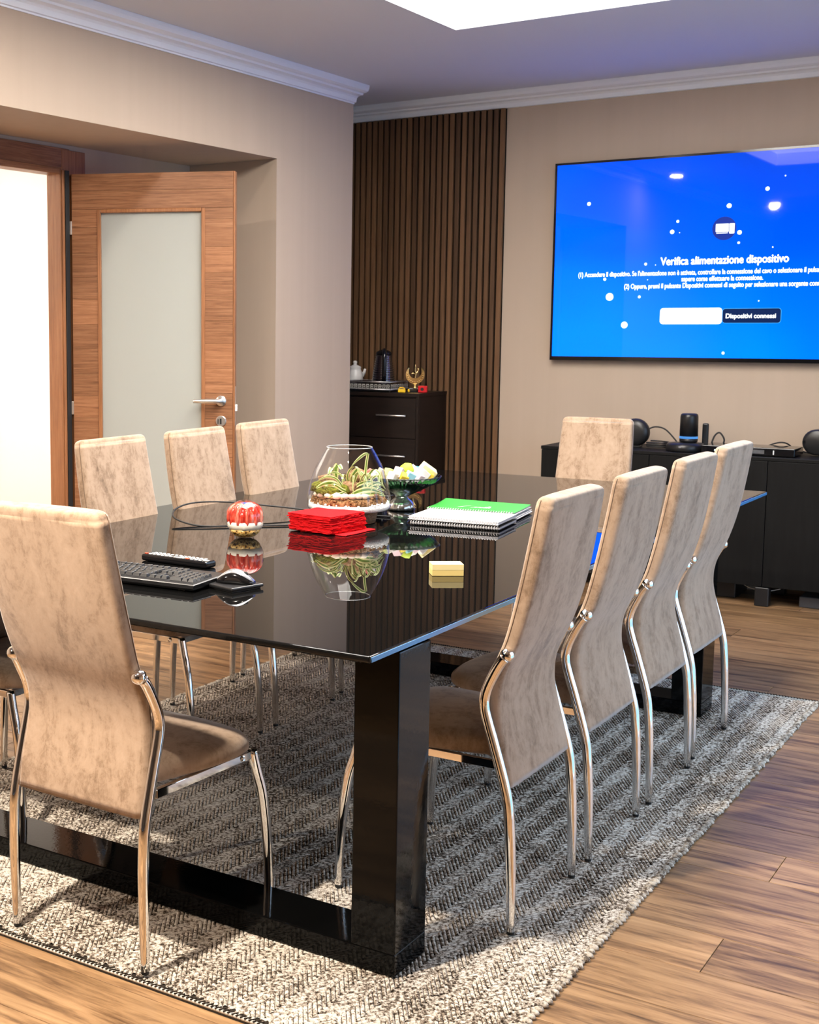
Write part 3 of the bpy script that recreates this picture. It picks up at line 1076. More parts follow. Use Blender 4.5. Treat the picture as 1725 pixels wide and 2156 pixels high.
# ---- things on the sideboard
SZ = SBT + 0.0006
rt = Vector((0.814, 0.581, 0))
t = thing('round_speaker', 'black round disc speaker behind the far end chair, left on the sideboard', 'speaker', (-1.045, 4.99, SZ))
tmp = MB().lathe([(0.030, -0.030), (0.066, -0.026), (0.076, -0.014), (0.077, 0.006), (0.068, 0.022), (0.040, 0.029)], 36)
mt = Matrix.Translation((0, 0, 0.079)) @ Matrix.Rotation(R(90), 4, 'X')
q = MB()
q.smooth = True
q.add([mt @ Vector(p) for p in tmp.v], tmp.f)
q.build('disc_body', M['blackplastic'], t)
MB().box((-0.03, -0.02, 0.0), (0.03, 0.03, 0.006), 0.002).build('foot_plate', M['blackplastic'], t)
cb = MB()
cb.tube(crom([(-0.985, 5.00, SZ + 0.095), (-0.945, 5.01, SZ + 0.112), (-0.89, 5.01, SZ + 0.10), (-0.83, 5.0, SZ + 0.045), (-0.80, 4.98, SZ + 0.012)], 6), 0.0042, 8)
cb.build('power_lead', M['rubber'], None, label='black lead arching from the round speaker to the dock', category='cable')
cb = MB()
pts = []
for i in range(40):
    a = i * 0.55
    pts.append((-0.905 + 0.055 * math.cos(a) + 0.004 * math.sin(3 * a), 4.93 + 0.040 * math.sin(a), SZ + 0.005 + 0.0009 * i))
cb.tube(crom(pts, 2), 0.0038, 7)
cb.build('coiled_cable', M['rubber'], None, label='coil of black cable lying left of the dock on the sideboard', category='cable')
DX, DY = -0.745, 4.885
t = thing('charging_dock', 'round black charging dock base on the sideboard', 'dock', (DX, DY, SZ))
MB().lathe([(0.095, 0.0), (0.100, 0.006), (0.098, 0.030), (0.090, 0.042), (0.050, 0.046)], 40).build('base', M['blackplastic'], t)
MB().box((-0.008, -0.0995, 0.022), (0.006, -0.094, 0.030), 0.001).build('label_mark', M['silver'], t)
t = thing('cylinder_speaker', 'black cylinder speaker with a blue light ring standing on the dock', 'speaker', (DX + 0.012, DY + 0.01, SZ + 0.0466))
MB().lathe([(0.040, 0.0), (0.046, 0.003), (0.047, 0.020)], 36).build('base_ring', M['blackplastic'], t)
MB().lathe([(0.0465, 0.020), (0.0472, 0.022), (0.0472, 0.030), (0.0465, 0.032)], 36).build('light_ring', emat('blue_light_ring', (0.06, 0.22, 0.55), 1.0), t)
MB().lathe([(0.0465, 0.032), (0.0455, 0.135), (0.043, 0.147), (0.036, 0.152), (0.010, 0.153)], 36).build('body', M['blackplastic'], t)
t = thing('upright_handset', 'slim black upright handset standing behind the cylinder speaker', 'handset', (DX + 0.075, DY + 0.095, SZ))
MB().box((-0.016, -0.010, 0.0), (0.016, 0.010, 0.145), 0.008).build('body', M['blackplastic'], t)
MB().box((-0.022, -0.016, 0.0), (0.022, 0.016, 0.012), 0.003).build('cradle', M['blackplastic'], t)
cb = MB()
cb.tube(crom([(DX + 0.10, DY + 0.11, SZ + 0.02), (DX + 0.115, DY + 0.12, SZ + 0.075), (DX + 0.14, DY + 0.125, SZ + 0.095), (DX + 0.165, DY + 0.125, SZ + 0.06), (DX + 0.16, DY + 0.12, SZ + 0.02), (DX + 0.19, DY + 0.12, SZ + 0.006), (DX + 0.30, DY + 0.16, SZ + 0.006)], 6), 0.0045, 8)
cb.build('looped_cable', M['rubber'], None, label='black cable loop rising between the handset and the long box', category='cable')
t = thing('video_codec_box', 'long flat black electronics box with a white light on the sideboard', 'electronics box', (-0.640, 4.800, SZ), R(0))
MB().box((0, 0, 0.003), (0.455, 0.20, 0.043), 0.003).build('case', M['blackgloss'], t)
MB().box((0.22, -0.0012, 0.012), (0.31, 0.0005, 0.032)).build('port_panel', M['greyplastic'], t)
for px in (0.245, 0.262, 0.283):
    MB().box((px, -0.0022, 0.018), (px + 0.010, -0.001, 0.025)).build('port', M['silver'], t)
MB().box((0.352, -0.002, 0.010), (0.358, 0.0005, 0.032)).build('white_mark', M['white'], t)
MB().box((0.066, -0.0020, 0.017), (0.072, 0.0004, 0.023)).build('status_light', emat('cyan_status_light', (0.6, 0.95, 1.0), 4.0), t)
for px in (0.03, 0.41):
    MB().box((px, 0.02, 0.0), (px + 0.02, 0.18, 0.0031)).build('rubber_foot', M['rubber'], t)
cb = MB()
cb.tube(crom([(-0.42, 5.02, SZ + 0.006), (-0.33, 5.035, SZ + 0.05), (-0.28, 5.05, SZ + 0.052), (-0.24, 5.08, SZ + 0.02), (-0.16, 5.05, SZ + 0.006)], 6), 0.004, 7)
cb.build('thin_cable', M['rubber'], None, label='thin black cable trailing behind the long electronics box', category='cable')
t = thing('rounded_speaker', 'black rounded speaker at the right edge of the photo on the sideboard', 'speaker', (-0.045, 4.985, SZ))
q = MB()
ring = []
for (cx, cz, a0) in ((0.11, 0.07, -90), (0.11, 0.07, 0), (-0.075, 0.07, 90), (-0.075, 0.07, 180)):
    for i in range(8):
        a = R(a0 + 90 * i / 7)
        ring.append((cx + 0.066 * math.cos(a), cz + 0.066 * math.sin(a)))
q.smooth = True
q.rings([[(x * s_, yy, 0.07 + (z - 0.07) * s_) for x, z in ring] for s_, yy in ((0.86, -0.036), (0.97, -0.030), (1.0, -0.016), (1.0, 0.02), (0.94, 0.034))])
q.build('body', M['blackplastic'], t)
MB().box((-0.06, -0.025, 0.0), (0.09, 0.025, 0.008), 0.002).build('foot_plate', M['rubber'], t)

# ================================================================== DRAWER CHEST by the slats
CX0, CX1, CF, CB, CT = -2.865, -2.262, 4.785, 5.167, 1.032
ch = thing('drawer_chest', 'tall dark brown chest of drawers with slim bar handles by the slats', 'chest', (CX0, CF, 0))
cw, cd = CX1 - CX0, CB - CF
MB().box((0, 0.018, 0.03), (cw, cd, CT - 0.022), 0.001).build('body', M['wenge'], ch)
MB().box((-0.003, -0.004, CT - 0.022), (cw + 0.003, cd, CT), 0.0015).build('top_board', M['wenge'], ch)
MB().box((0.02, 0.04, 0.0003), (cw - 0.02, cd - 0.02, 0.03)).build('plinth', M['wenge'], ch)
for i in range(4):
    z0 = 0.036 + i * 0.242
    d_ = MB().box((0.002, 0.0, z0), (cw - 0.018, 0.017, z0 + 0.238), 0.0012).build('drawer', M['wenge'], ch)
    hb = MB()
    hx0, hx1, hz = 0.335, 0.530, z0 + 0.135
    hb.tube([(hx0, -0.022, hz), (hx1, -0.022, hz)], 0.0052, 10)
    for x in (hx0 + 0.02, hx1 - 0.02):
        hb.tube([(x, -0.022, hz), (x, 0.001, hz)], 0.004, 8)
    hb.build('bar_handle', M['steel'], d_)
MB().box((cw - 0.016, 0.0, 0.036), (cw, 0.017, CT - 0.023), 0.001).build('side_panel_edge', M['wenge'], ch)

# ---- things on the chest
CZ = CT + 0.0006
M['tray_glass'] = glassy('smoked_tray_glass', (0.72, 0.72, 0.74), 1.5, 0.05, 0.18)
M['ornament'] = mat('white_greek_key_print', (0.75, 0.74, 0.66), 0.3, 0.3)
t = thing('serving_tray', 'mirrored serving tray with a greek key border on the dark chest', 'tray', (-2.625, 4.925, CZ))
tw, td = 0.165, 0.115
MB().box((-tw, -td, 0.004), (tw, td, 0.012), 0.002).build('tray_base', M['blackgloss'], t)
for a, b in (((-tw, -td, 0.012), (tw, -td + 0.005, 0.062)), ((-tw, td - 0.005, 0.012), (tw, td, 0.062)), ((-tw, -td + 0.005, 0.012), (-tw + 0.005, td - 0.005, 0.062)), ((tw - 0.005, -td + 0.005, 0.012), (tw, td - 0.005, 0.062))):
    MB().box(a, b).build('glass_side', M['tray_glass'], t)
gk = MB()


def key_run(org, dx, n_, w_):
    for i in range(n_):
        x = i * w_
        u = w_ / 8
        for (a, b, c_, d_) in ((0, 0, 7, 1), (0, 0, 1, 6), (0, 5, 6, 6), (5, 2, 6, 6), (2.2, 2, 6, 3), (2.2, 2, 3.2, 4.2)):
            p0 = org + dx * (x + a * u)
            p1 = org + dx * (x + c_ * u)
            o2 = Vector((0, 0, 1))
            k_ = 0.030 / 6.5
            nn = Vector((dx.y, -dx.x, 0)) * 0.0008
            gk.add([p0 + o2 * b * k_ + nn, p1 + o2 * b * k_ + nn, p1 + o2 * d_ * k_ + nn, p0 + o2 * d_ * k_ + nn], [(0, 1, 2, 3)])


key_run(Vector((-tw, -td - 0.0006, 0.018)), Vector((1, 0, 0)), 12, 2 * tw / 12)
key_run(Vector((tw + 0.0006, -td, 0.018)), Vector((0, 1, 0)), 8, 2 * td / 8)
gk.build('greek_key_border', M['ornament'], t)
rim = MB()
for z in (0.0145, 0.0605):
    rim.tube([(-tw, -td, z), (tw, -td, z), (tw, td, z), (-tw, td, z), (-tw, -td, z)], 0.0022, 6)
rim.build('metal_rim', M['steel'], t)
for sx in (-1, 1):
    for sy in (-1, 1):
        MB().ball((sx * (tw - 0.01), sy * (td - 0.01), 0.0045), 0.0045, 10).build('ball_foot', M['steel'], t)
t = thing('electric_kettle', 'black and steel ribbed electric kettle standing in the mirrored tray', 'kettle', (-2.575, 4.935, CZ + 0.0125), R(-60))
MB().lathe([(0.070, 0.0), (0.074, 0.004), (0.072, 0.018), (0.060, 0.022)], 32).build('power_base', M['blackgloss'], t)


def ribs(a, z):
    return 1.0


prof = [(0.066, 0.024)]
for i in range(13):
    z = 0.030 + i * 0.0135
    r0 = 0.069 - 0.020 * (i / 12) ** 1.3
    prof += [(r0 - 0.003, z), (r0 + 0.001, z + 0.004), (r0 + 0.0018, z + 0.0065), (r0 + 0.001, z + 0.009)]
prof += [(0.046, 0.208)]
MB().lathe(prof, 36).build('ribbed_body', mat('dark_steel', (0.30, 0.30, 0.31), 0.12, 1.0), t)
MB().lathe([(0.048, 0.208), (0.049, 0.213), (0.044, 0.226), (0.026, 0.236), (0.008, 0.240)], 32).build('lid', M['blackgloss'], t)
q = MB()
q.rings([crom([(0.036, -0.0, 0.222), (0.070, 0, 0.232), (0.100, 0, 0.205), (0.104, 0, 0.150), (0.094, 0, 0.090), (0.066, 0, 0.055)], 5)] * 1, False, False) if False else None
q.tube(crom([(0.030, 0, 0.222), (0.066, 0, 0.236), (0.094, 0, 0.210), (0.100, 0, 0.150), (0.092, 0, 0.090), (0.066, 0, 0.050)], 5), 0.014, 12)
q.build('handle', M['blackgloss'], t)
q = MB()
q.tube([(-0.040, 0, 0.190), (-0.062, 0, 0.210), (-0.070, 0, 0.220)], [0.020, 0.012, 0.008], 10)
q.build('spout', M['blackgloss'], t)
M['porcelain'] = mat('white_porcelain', (0.80, 0.79, 0.76), 0.18)
t = thing('porcelain_jug', 'white porcelain jug with a knobbed lid, half hidden by the wall corner', 'jug', (-2.845, 5.065, CZ), R(215))
MB().lathe([(0.030, 0.0), (0.034, 0.004), (0.044, 0.030), (0.052, 0.065), (0.050, 0.095), (0.040, 0.118), (0.036, 0.128), (0.040, 0.134)], 28).build('body', M['porcelain'], t)
MB().lathe([(0.040, 0.1342), (0.036, 0.142), (0.020, 0.150), (0.010, 0.153), (0.011, 0.162), (0.014, 0.168), (0.011, 0.176), (0.003, 0.179)], 24).build('lid', M['porcelain'], t)
MB().tube(crom([(0.040, 0, 0.110), (0.068, 0, 0.108), (0.074, 0, 0.080), (0.062, 0, 0.050), (0.048, 0, 0.045)], 5), 0.006, 8).build('handle', M['porcelain'], t)
MB().tube([(-0.044, 0, 0.085), (-0.058, 0, 0.105), (-0.064, 0, 0.128)], [0.016, 0.010, 0.007], 10).build('spout', M['porcelain'], t)
M['gold'] = mat('polished_gold', (0.80, 0.56, 0.24), 0.16, 1.0)
t = thing('gold_trophy', 'small gold crescent trophy on a black foot on the dark chest', 'trophy', (-2.372, 4.955, CZ), R(30))
MB().box((-0.038, -0.030, 0.0), (0.038, 0.030, 0.022), 0.003).build('black_foot', M['blackgloss'], t)
MB().lathe([(0.034, 0.0222), (0.034, 0.027), (0.018, 0.030), (0.010, 0.034), (0.013, 0.042), (0.022, 0.046), (0.010, 0.050)], 24).build('stem', M['gold'], t)
q = MB()
rg = []
for i in range(33):
    a = R(-90 + (i - 16) * 8.6)
    wv_ = math.cos((i - 16) / 16 * PI / 2) ** 0.7
    ro, ri = 0.056, 0.056 - 0.004 - 0.026 * wv_
    cz = 0.104
    rg.append([(ro * math.cos(a), -0.006, cz + ro * math.sin(a)), (ro * math.cos(a), 0.006, cz + ro * math.sin(a)), (ri * math.cos(a), 0.005, cz + 0.003 + ri * math.sin(a)), (ri * math.cos(a), -0.005, cz + 0.003 + ri * math.sin(a))])
q.rings(rg)
q.build('crescent', M['gold'], t)
q = MB()
for i in range(13):
    a = R(-90 + (i - 6) * 16)
    q.ball((0.046 * math.cos(a), -0.008, 0.104 + 0.046 * math.sin(a)), 0.0045, 6)
q.build('studs', M['gold'], t)
q = MB()
q.tube(crom([(0.0, 0, 0.080), (0.004, 0, 0.100), (0.012, 0, 0.118), (0.020, 0, 0.130)], 4), [0.006] * 9 + [0.004] * 4, 8)
q.tube(crom([(0.004, 0, 0.102), (-0.012, 0, 0.112), (-0.022, 0, 0.106)], 4), 0.0045, 8)
q.tube(crom([(0.006, 0, 0.108), (0.0, 0, 0.132), (0.002, 0, 0.158)], 4), 0.004, 8)
q.ball((0.0185, 0, 0.136), 0.007, 10)
q.ball((0.002, 0, 0.160), 0.0048, 8)
q.build('little_figure', M['gold'], t)
M['redp'] = mat('red_plastic', (0.62, 0.012, 0.016), 0.3)
M['yellowp'] = mat('yellow_plastic', (0.80, 0.50, 0.01), 0.35)
t = thing('red_gadget', 'small red plastic block with a round dark hole beside the gold trophy', 'gadget', (-2.292, 4.90, CZ), R(12))
MB().box((-0.026, -0.016, 0.0), (0.026, 0.016, 0.040), 0.004).build('case', M['redp'], t)
tmp = MB().lathe([(0.010, 0.0), (0.010, 0.0015), (0.002, 0.0015)], 16)
mt = Matrix.Translation((0, -0.016, 0.020)) @ Matrix.Rotation(R(90), 4, 'X')
MB().add([mt @ Vector(p) for p in tmp.v], tmp.f).build('dark_hole', M['dark_hole'], t)
t = thing('yellow_clip', 'larger of the two small yellow plastic pieces in front of the trophy', 'gadget', (-2.398, 4.835, CZ), R(20))
MB().box((-0.022, -0.009, 0.0), (0.022, 0.009, 0.020), 0.004).build('body', M['yellowp'], t)
MB().tube(crom([(-0.020, 0, 0.018), (-0.010, 0, 0.028), (0.010, 0, 0.027), (0.020, 0, 0.018)], 4), 0.003, 8).build('loop', M['yellowp'], t)
o = MB()
o.ball((0, 0, 0.012), 0.009, 12, (0.8, 0.8, 1.3))
o = o.build('yellow_peg', M['yellowp'], None, label='smaller yellow peg standing just right of the yellow clip', category='gadget')
o.location = (-2.352, 4.835, CZ)

# ================================================================== THINGS ON THE TABLE
TT = 0.7506
# ---- terrarium
M['gravel'] = mat('white_gravel', (0.92, 0.92, 0.90), 0.7)
NT(M['gravel']).bump(NT(M['gravel']).noise(NT(M['gravel']).coord((260, 260, 260)), 1.0, 2), 0.9, 0.006)
m = M['soil'] = mat('dark_bark_soil', rough=0.95, spec=0.1)
n = NT(m)
f = n.noise(n.coord((120, 120, 120)), 1.0, 4, 0.7)
n.base(n.ramp(f, [(0.38, (0.05, 0.025, 0.012)), (0.52, (0.30, 0.15, 0.06)), (0.68, (0.58, 0.36, 0.18))]))
n.bump(f, 1.0, 0.01)
m = M['cork'] = mat('speckled_cork', rough=0.85, spec=0.15)
n = NT(m)
f = n.noise(n.coord((420, 420, 420)), 1.0, 3, 0.7)
n.base(n.ramp(f, [(0.36, (0.03, 0.02, 0.012)), (0.5, (0.20, 0.12, 0.07)), (0.66, (0.42, 0.29, 0.18))]))
n.bump(f, 0.5, 0.002)
m = M['pebble'] = mat('pale_pebble', rough=0.7)
n = NT(m)
n.base(n.ramp(n.noise(n.coord((30, 30, 30), rnd=True), 1.0, 3), [(0.35, (0.58, 0.46, 0.34)), (0.6, (0.80, 0.72, 0.60))]))
m = M['moss'] = mat('green_moss', rough=0.95, spec=0.1)
n = NT(m)
f = n.noise(n.coord((110, 110, 110)), 1.0, 4, 0.7)
n.base(n.ramp(f, [(0.35, (0.05, 0.045, 0.006)), (0.55, (0.21, 0.22, 0.025)), (0.72, (0.40, 0.38, 0.08))]))
n.bump(f, 1.0, 0.012)
m = M['bark'] = mat('tan_bark', rough=0.95, spec=0.1)
n = NT(m)
f = n.noise(n.coord((70, 70, 70)), 1.0, 4, 0.7)
n.base(n.ramp(f, [(0.36, (0.12, 0.06, 0.03)), (0.55, (0.38, 0.22, 0.12)), (0.72, (0.62, 0.44, 0.29))]))
n.bump(f, 1.0, 0.012)
M['leaf_green'] = mat('leaf_green', (0.12, 0.23, 0.02), 0.4)
M['leaf_cream'] = mat('leaf_cream', (0.74, 0.74, 0.36), 0.4)
M['leaf_pale'] = mat('leaf_pale_green', (0.40, 0.45, 0.13), 0.45)
U_ = Vector((0.814, 0.581, 0))     # across the view
T_ = Vector((0.581, -0.814, 0))    # toward the viewer
TC = Vector((-0.972, 1.648, TT))
ter = thing('glass_terrarium', 'open glass dome terrarium with striped plants, moss and pebbles on a cork foot', 'terrarium', TC)
MB().lathe([(0.088, 0.0), (0.092, 0.002), (0.101, 0.041), (0.098, 0.043)], 40).build('cork_foot', M['cork'], ter)
GB = 0.0435
gl = MB()
gprof = [(0.010, GB), (0.125, GB), (0.139, GB + 0.003), (0.144, GB + 0.014), (0.1435, GB + 0.040), (0.140, GB + 0.070), (0.133, GB + 0.100), (0.122, GB + 0.132), (0.108, GB + 0.163), (0.092, GB + 0.192), (0.079, GB + 0.214)]
inner = [(r - 0.0028, z) for r, z in reversed(gprof[4:])]
gl.lathe(gprof + [(0.0785, GB + 0.2155), (0.0772, GB + 0.214)], 56, caps=False)
gl.build('glass_vessel', M['glass'], ter)
q = MB()
q.tube([(0.0780 * math.cos(2 * PI * i / 48), 0.0780 * math.sin(2 * PI * i / 48), GB + 0.2150) for i in range(49)], 0.0014, 6, False)
q.build('glass_rim', mat('bright_glass_rim', (0.8, 0.85, 0.85), 0.05, 0.6), ter)
rq = random.Random(5)
q = MB()
q.lathe([(0.134, GB + 0.003), (0.1395, GB + 0.010), (0.138, GB + 0.024), (0.05, GB + 0.025)], 40)
for i in range(190):
    a = rq.uniform(0, 2 * PI)
    q.ball((0.134 * math.cos(a), 0.134 * math.sin(a), GB + rq.uniform(0.010, 0.029)), rq.uniform(0.003, 0.0055), 6)
q.build('white_gravel', M['gravel'], ter, kind='stuff')
q = MB()
q.lathe([(0.128, GB + 0.020), (0.132, GB + 0.028), (0.124, GB + 0.044), (0.08, GB + 0.052), (0.02, GB + 0.055)], 40, rmod=lambda a, z: 1 + 0.02 * math.sin(7 * a + z * 90))
for i in range(150):
    a = rq.uniform(0, 2 * PI)
    rr_ = rq.uniform(0.10, 0.126)
    q.ball((rr_ * math.cos(a), rr_ * math.sin(a), GB + rq.uniform(0.030, 0.050)), rq.uniform(0.004, 0.008), 6, (1.3, 0.8, 0.6))
q.build('bark_soil', M['soil'], ter, kind='stuff')


def lp(u, t, z):
    return U_ * u + T_ * t + Vector((0, 0, GB + z))


def lump(parent, name, c, r, mt, seed, sq=(1, 1, 0.8), amp=0.25):
    bm = bmesh.new()
    bmesh.ops.create_icosphere(bm, subdivisions=2, radius=1)
    rr2 = random.Random(seed)
    for vv in bm.verts:
        k_ = 1 + rr2.uniform(-amp, amp)
        vv.co = Vector((c[0] + vv.co.x * r * sq[0] * k_, c[1] + vv.co.y * r * sq[1] * k_, c[2] + vv.co.z * r * sq[2] * k_))
    me = bpy.data.meshes.new(name)
    bm.to_mesh(me)
    bm.free()
    for p in me.polygons:
        p.use_smooth = True
    me.materials.append(mt)
    return mk(name, me, parent)


for i, (u, t_, r) in enumerate(((-0.052, 0.094, .017), (-0.026, 0.102, .015), (-0.002, 0.106, .014), (0.020, 0.103, .014), (0.041, 0.099, .013), (-0.078, 0.078, .013), (-0.100, 0.055, .013), (0.062, 0.088, .011), (-0.113, 0.028, .012))):
    lump(ter, 'pebble', lp(u, t_, 0.056), r, M['pebble'], 20 + i, (1.15, 1.0, 0.75), 0.10)
for i, (u, t_, z, r) in enumerate(((-0.085, 0.045, 0.068, .030), (-0.058, 0.070, 0.066, .022), (-0.108, 0.01, 0.078, .026), (-0.025, 0.050, 0.070, .026))):
    lump(ter, 'moss_clump', lp(u, t_, z), r, M['moss'], 40 + i, (1.1, 1.1, 0.75), 0.22)
for i, (u, t_, z, r, sq) in enumerate(((-0.075, -0.01, 0.100, .030, (1.2, 0.8, 0.7)), (0.03, -0.02, 0.110, .040, (1.0, 0.7, 0.8)), (0.060, 0.075, 0.058, .026, (1.4, 0.8, 0.5)), (0.0, 0.03, 0.075, .040, (1.2, 1.0, 0.7)), (0.075, 0.02, 0.07, .030, (1, 1, .8)))):
    lump(ter, 'bark_chunk', lp(u, t_, z), r, M['bark'], 60 + i, sq, 0.16)


def leafm(path, w0, name='leaf', parent=ter, tip=0.2, side=None, wav=0.0):
    P = crom([lp(*p) for p in path], 5)
    k = len(P)
    rg = []
    for i, p in enumerate(P):
        t = (P[min(i + 1, k - 1)] - P[max(i - 1, 0)]).normalized()
        sd = side or T_
        b = (sd - t * sd.dot(t))
        if b.length < 0.05:
            b = Vector((0, 0, 1)) - t * t.z
        b.normalize()
        nn = t.cross(b)
        f = i / (k - 1)
        w_ = w0 * min(1.0, 0.35 + 3 * f) * (1 - (1 - tip) * max(0, (f - 0.45) / 0.55) ** 1.4)
        wob = wav * math.sin(i * 1.7)
        rg.append([p - b * w_ + nn * wob, p - b * w_ * 0.45 - nn * w_ * 0.15, p + b * w_ * 0.45 - nn * w_ * 0.15, p + b * w_ - nn * wob])
    mb = MB()
    mb.smooth = True
    o_ = 0
    vs = [q for r_ in rg for q in r_]
    for strip in range(3):
        mb.cur = 0 if strip == 1 else 1
        fs = [(i * 4 + strip, i * 4 + strip + 1, i * 4 + strip + 5, i * 4 + strip + 4) for i in range(k - 1)]
        if strip == 0:
            mb.add(vs, fs)
        else:
            for f_ in fs:
                mb.f.append(list(f_))
                mb.mi.append(mb.cur)
                mb.sm.append(True)
    return mb.build(name, [M['leaf_green'], M['leaf_cream']], parent)


ZU = Vector((0, 0, 1))
leafm([(-0.02, 0.04, 0.060), (-0.05, 0.06, 0.090), (-0.085, 0.07, 0.098), (-0.118, 0.055, 0.080)], 0.011, side=ZU, wav=0.002)
leafm([(0.00, 0.06, 0.064), (-0.03, 0.085, 0.076), (-0.06, 0.092, 0.094), (-0.09, 0.085, 0.090)], 0.006, side=ZU, wav=0.002)
leafm([(0.01, 0.05, 0.070), (0.04, 0.07, 0.088), (0.075, 0.07, 0.088), (0.115, 0.05, 0.070)], 0.008, side=ZU)
leafm([(0.00, 0.07, 0.060), (0.035, 0.09, 0.076), (0.07, 0.085, 0.077), (0.112, 0.06, 0.060)], 0.009, side=ZU)
leafm([(0.00, 0.055, 0.070), (0.03, 0.075, 0.098), (0.07, 0.065, 0.102), (0.105, 0.045, 0.085)], 0.006, side=ZU)
leafm([(0.01, 0.02, 0.07), (0.005, 0.04, 0.11), (0.020, 0.05, 0.142), (0.030, 0.05, 0.138)], 0.010, side=U_)
leafm([(0.015, 0.04, 0.070), (0.008, 0.065, 0.115), (0.025, 0.075, 0.134), (0.042, 0.082, 0.105), (0.036, 0.09, 0.060)], 0.0035, side=U_)
leafm([(0.02, 0.03, 0.070), (0.000, 0.06, 0.11), (0.006, 0.08, 0.125), (0.002, 0.092, 0.09), (0.006, 0.097, 0.062)], 0.003, side=U_)
leafm([(0.05, 0.03, 0.070), (0.052, 0.03, 0.12), (0.055, 0.03, 0.165), (0.060, 0.03, 0.195)], 0.0048, tip=0.9, side=U_)
leafm([(0.060, 0.03, 0.195), (0.045, 0.035, 0.192), (0.020, 0.04, 0.172), (0.000, 0.045, 0.150)], 0.0050, tip=0.05, side=ZU)
leafm([(0.05, 0.05, 0.070), (0.075, 0.06, 0.115), (0.092, 0.06, 0.120), (0.090, 0.07, 0.085), (0.058, 0.085, 0.060)], 0.0042, side=U_)
leafm([(-0.01, 0.03, 0.075), (-0.03, 0.02, 0.120), (-0.06, 0.01, 0.128), (-0.09, 0.02, 0.110)], 0.003, side=ZU)
leafm([(-0.01, 0.02, 0.075), (-0.01, 0.02, 0.105), (-0.025, 0.04, 0.125), (-0.03, 0.05, 0.085)], 0.004, side=U_)
leafm([(-0.04, -0.02, 0.10), (-0.045, -0.02, 0.135), (-0.035, -0.02, 0.152), (-0.025, -0.01, 0.138)], 0.010, side=U_, tip=0.5)
leafm([(-0.045, -0.02, 0.10), (-0.055, -0.02, 0.14), (-0.065, -0.01, 0.135), (-0.070, 0.0, 0.12)], 0.008, side=U_, tip=0.5)
for pth, w_, sd_ in (
        ([(0.02, 0.05, 0.065), (0.035, 0.085, 0.120), (0.052, 0.095, 0.132), (0.066, 0.10, 0.100), (0.060, 0.103, 0.060)], 0.0036, U_),
        ([(0.01, 0.03, 0.070), (-0.012, 0.05, 0.115), (0.0, 0.06, 0.148), (0.020, 0.07, 0.150), (0.030, 0.08, 0.110)], 0.0042, U_),
        ([(0.03, 0.06, 0.062), (0.07, 0.085, 0.096), (0.098, 0.07, 0.098), (0.120, 0.04, 0.075)], 0.0055, ZU),
        ([(0.02, 0.07, 0.058), (0.06, 0.10, 0.066), (0.09, 0.09, 0.064), (0.118, 0.055, 0.052)], 0.0075, ZU),
        ([(-0.02, 0.05, 0.070), (-0.05, 0.065, 0.112), (-0.085, 0.055, 0.118), (-0.115, 0.03, 0.098)], 0.0042, ZU),
        ([(-0.01, 0.06, 0.066), (-0.035, 0.09, 0.066), (-0.06, 0.10, 0.060), (-0.08, 0.095, 0.050)], 0.0050, ZU),
        ([(0.045, 0.02, 0.075), (0.075, 0.02, 0.135), (0.098, 0.03, 0.130), (0.110, 0.045, 0.090)], 0.0046, U_),
        ([(0.005, 0.045, 0.075), (0.02, 0.055, 0.128), (0.040, 0.06, 0.128), (0.055, 0.08, 0.085)], 0.0065, U_)):
    leafm(pth, w_, side=sd_)
for i, (u, t_, z) in enumerate(((0.070, 0.0, 0.128), (0.078, 0.01, 0.118), (0.064, 0.01, 0.120), (0.085, -0.01, 0.125))):
    lump(ter, 'pink_flower_tuft', lp(u, t_, z), 0.011, M['white'] if i % 2 else mat('pink_tuft', (0.55, 0.16, 0.14), 0.8), 80 + i, (1, 1, 1), 0.3)
# loose red napkin under the terrarium foot
M['napkin'] = mat('red_tissue', (0.66, 0.010, 0.014), 0.9, spec=0.1)
n = NT(M['napkin'])
n.bump(n.noise(n.coord((160, 160, 160), rnd=True), 1.0, 2), 0.4, 0.003)

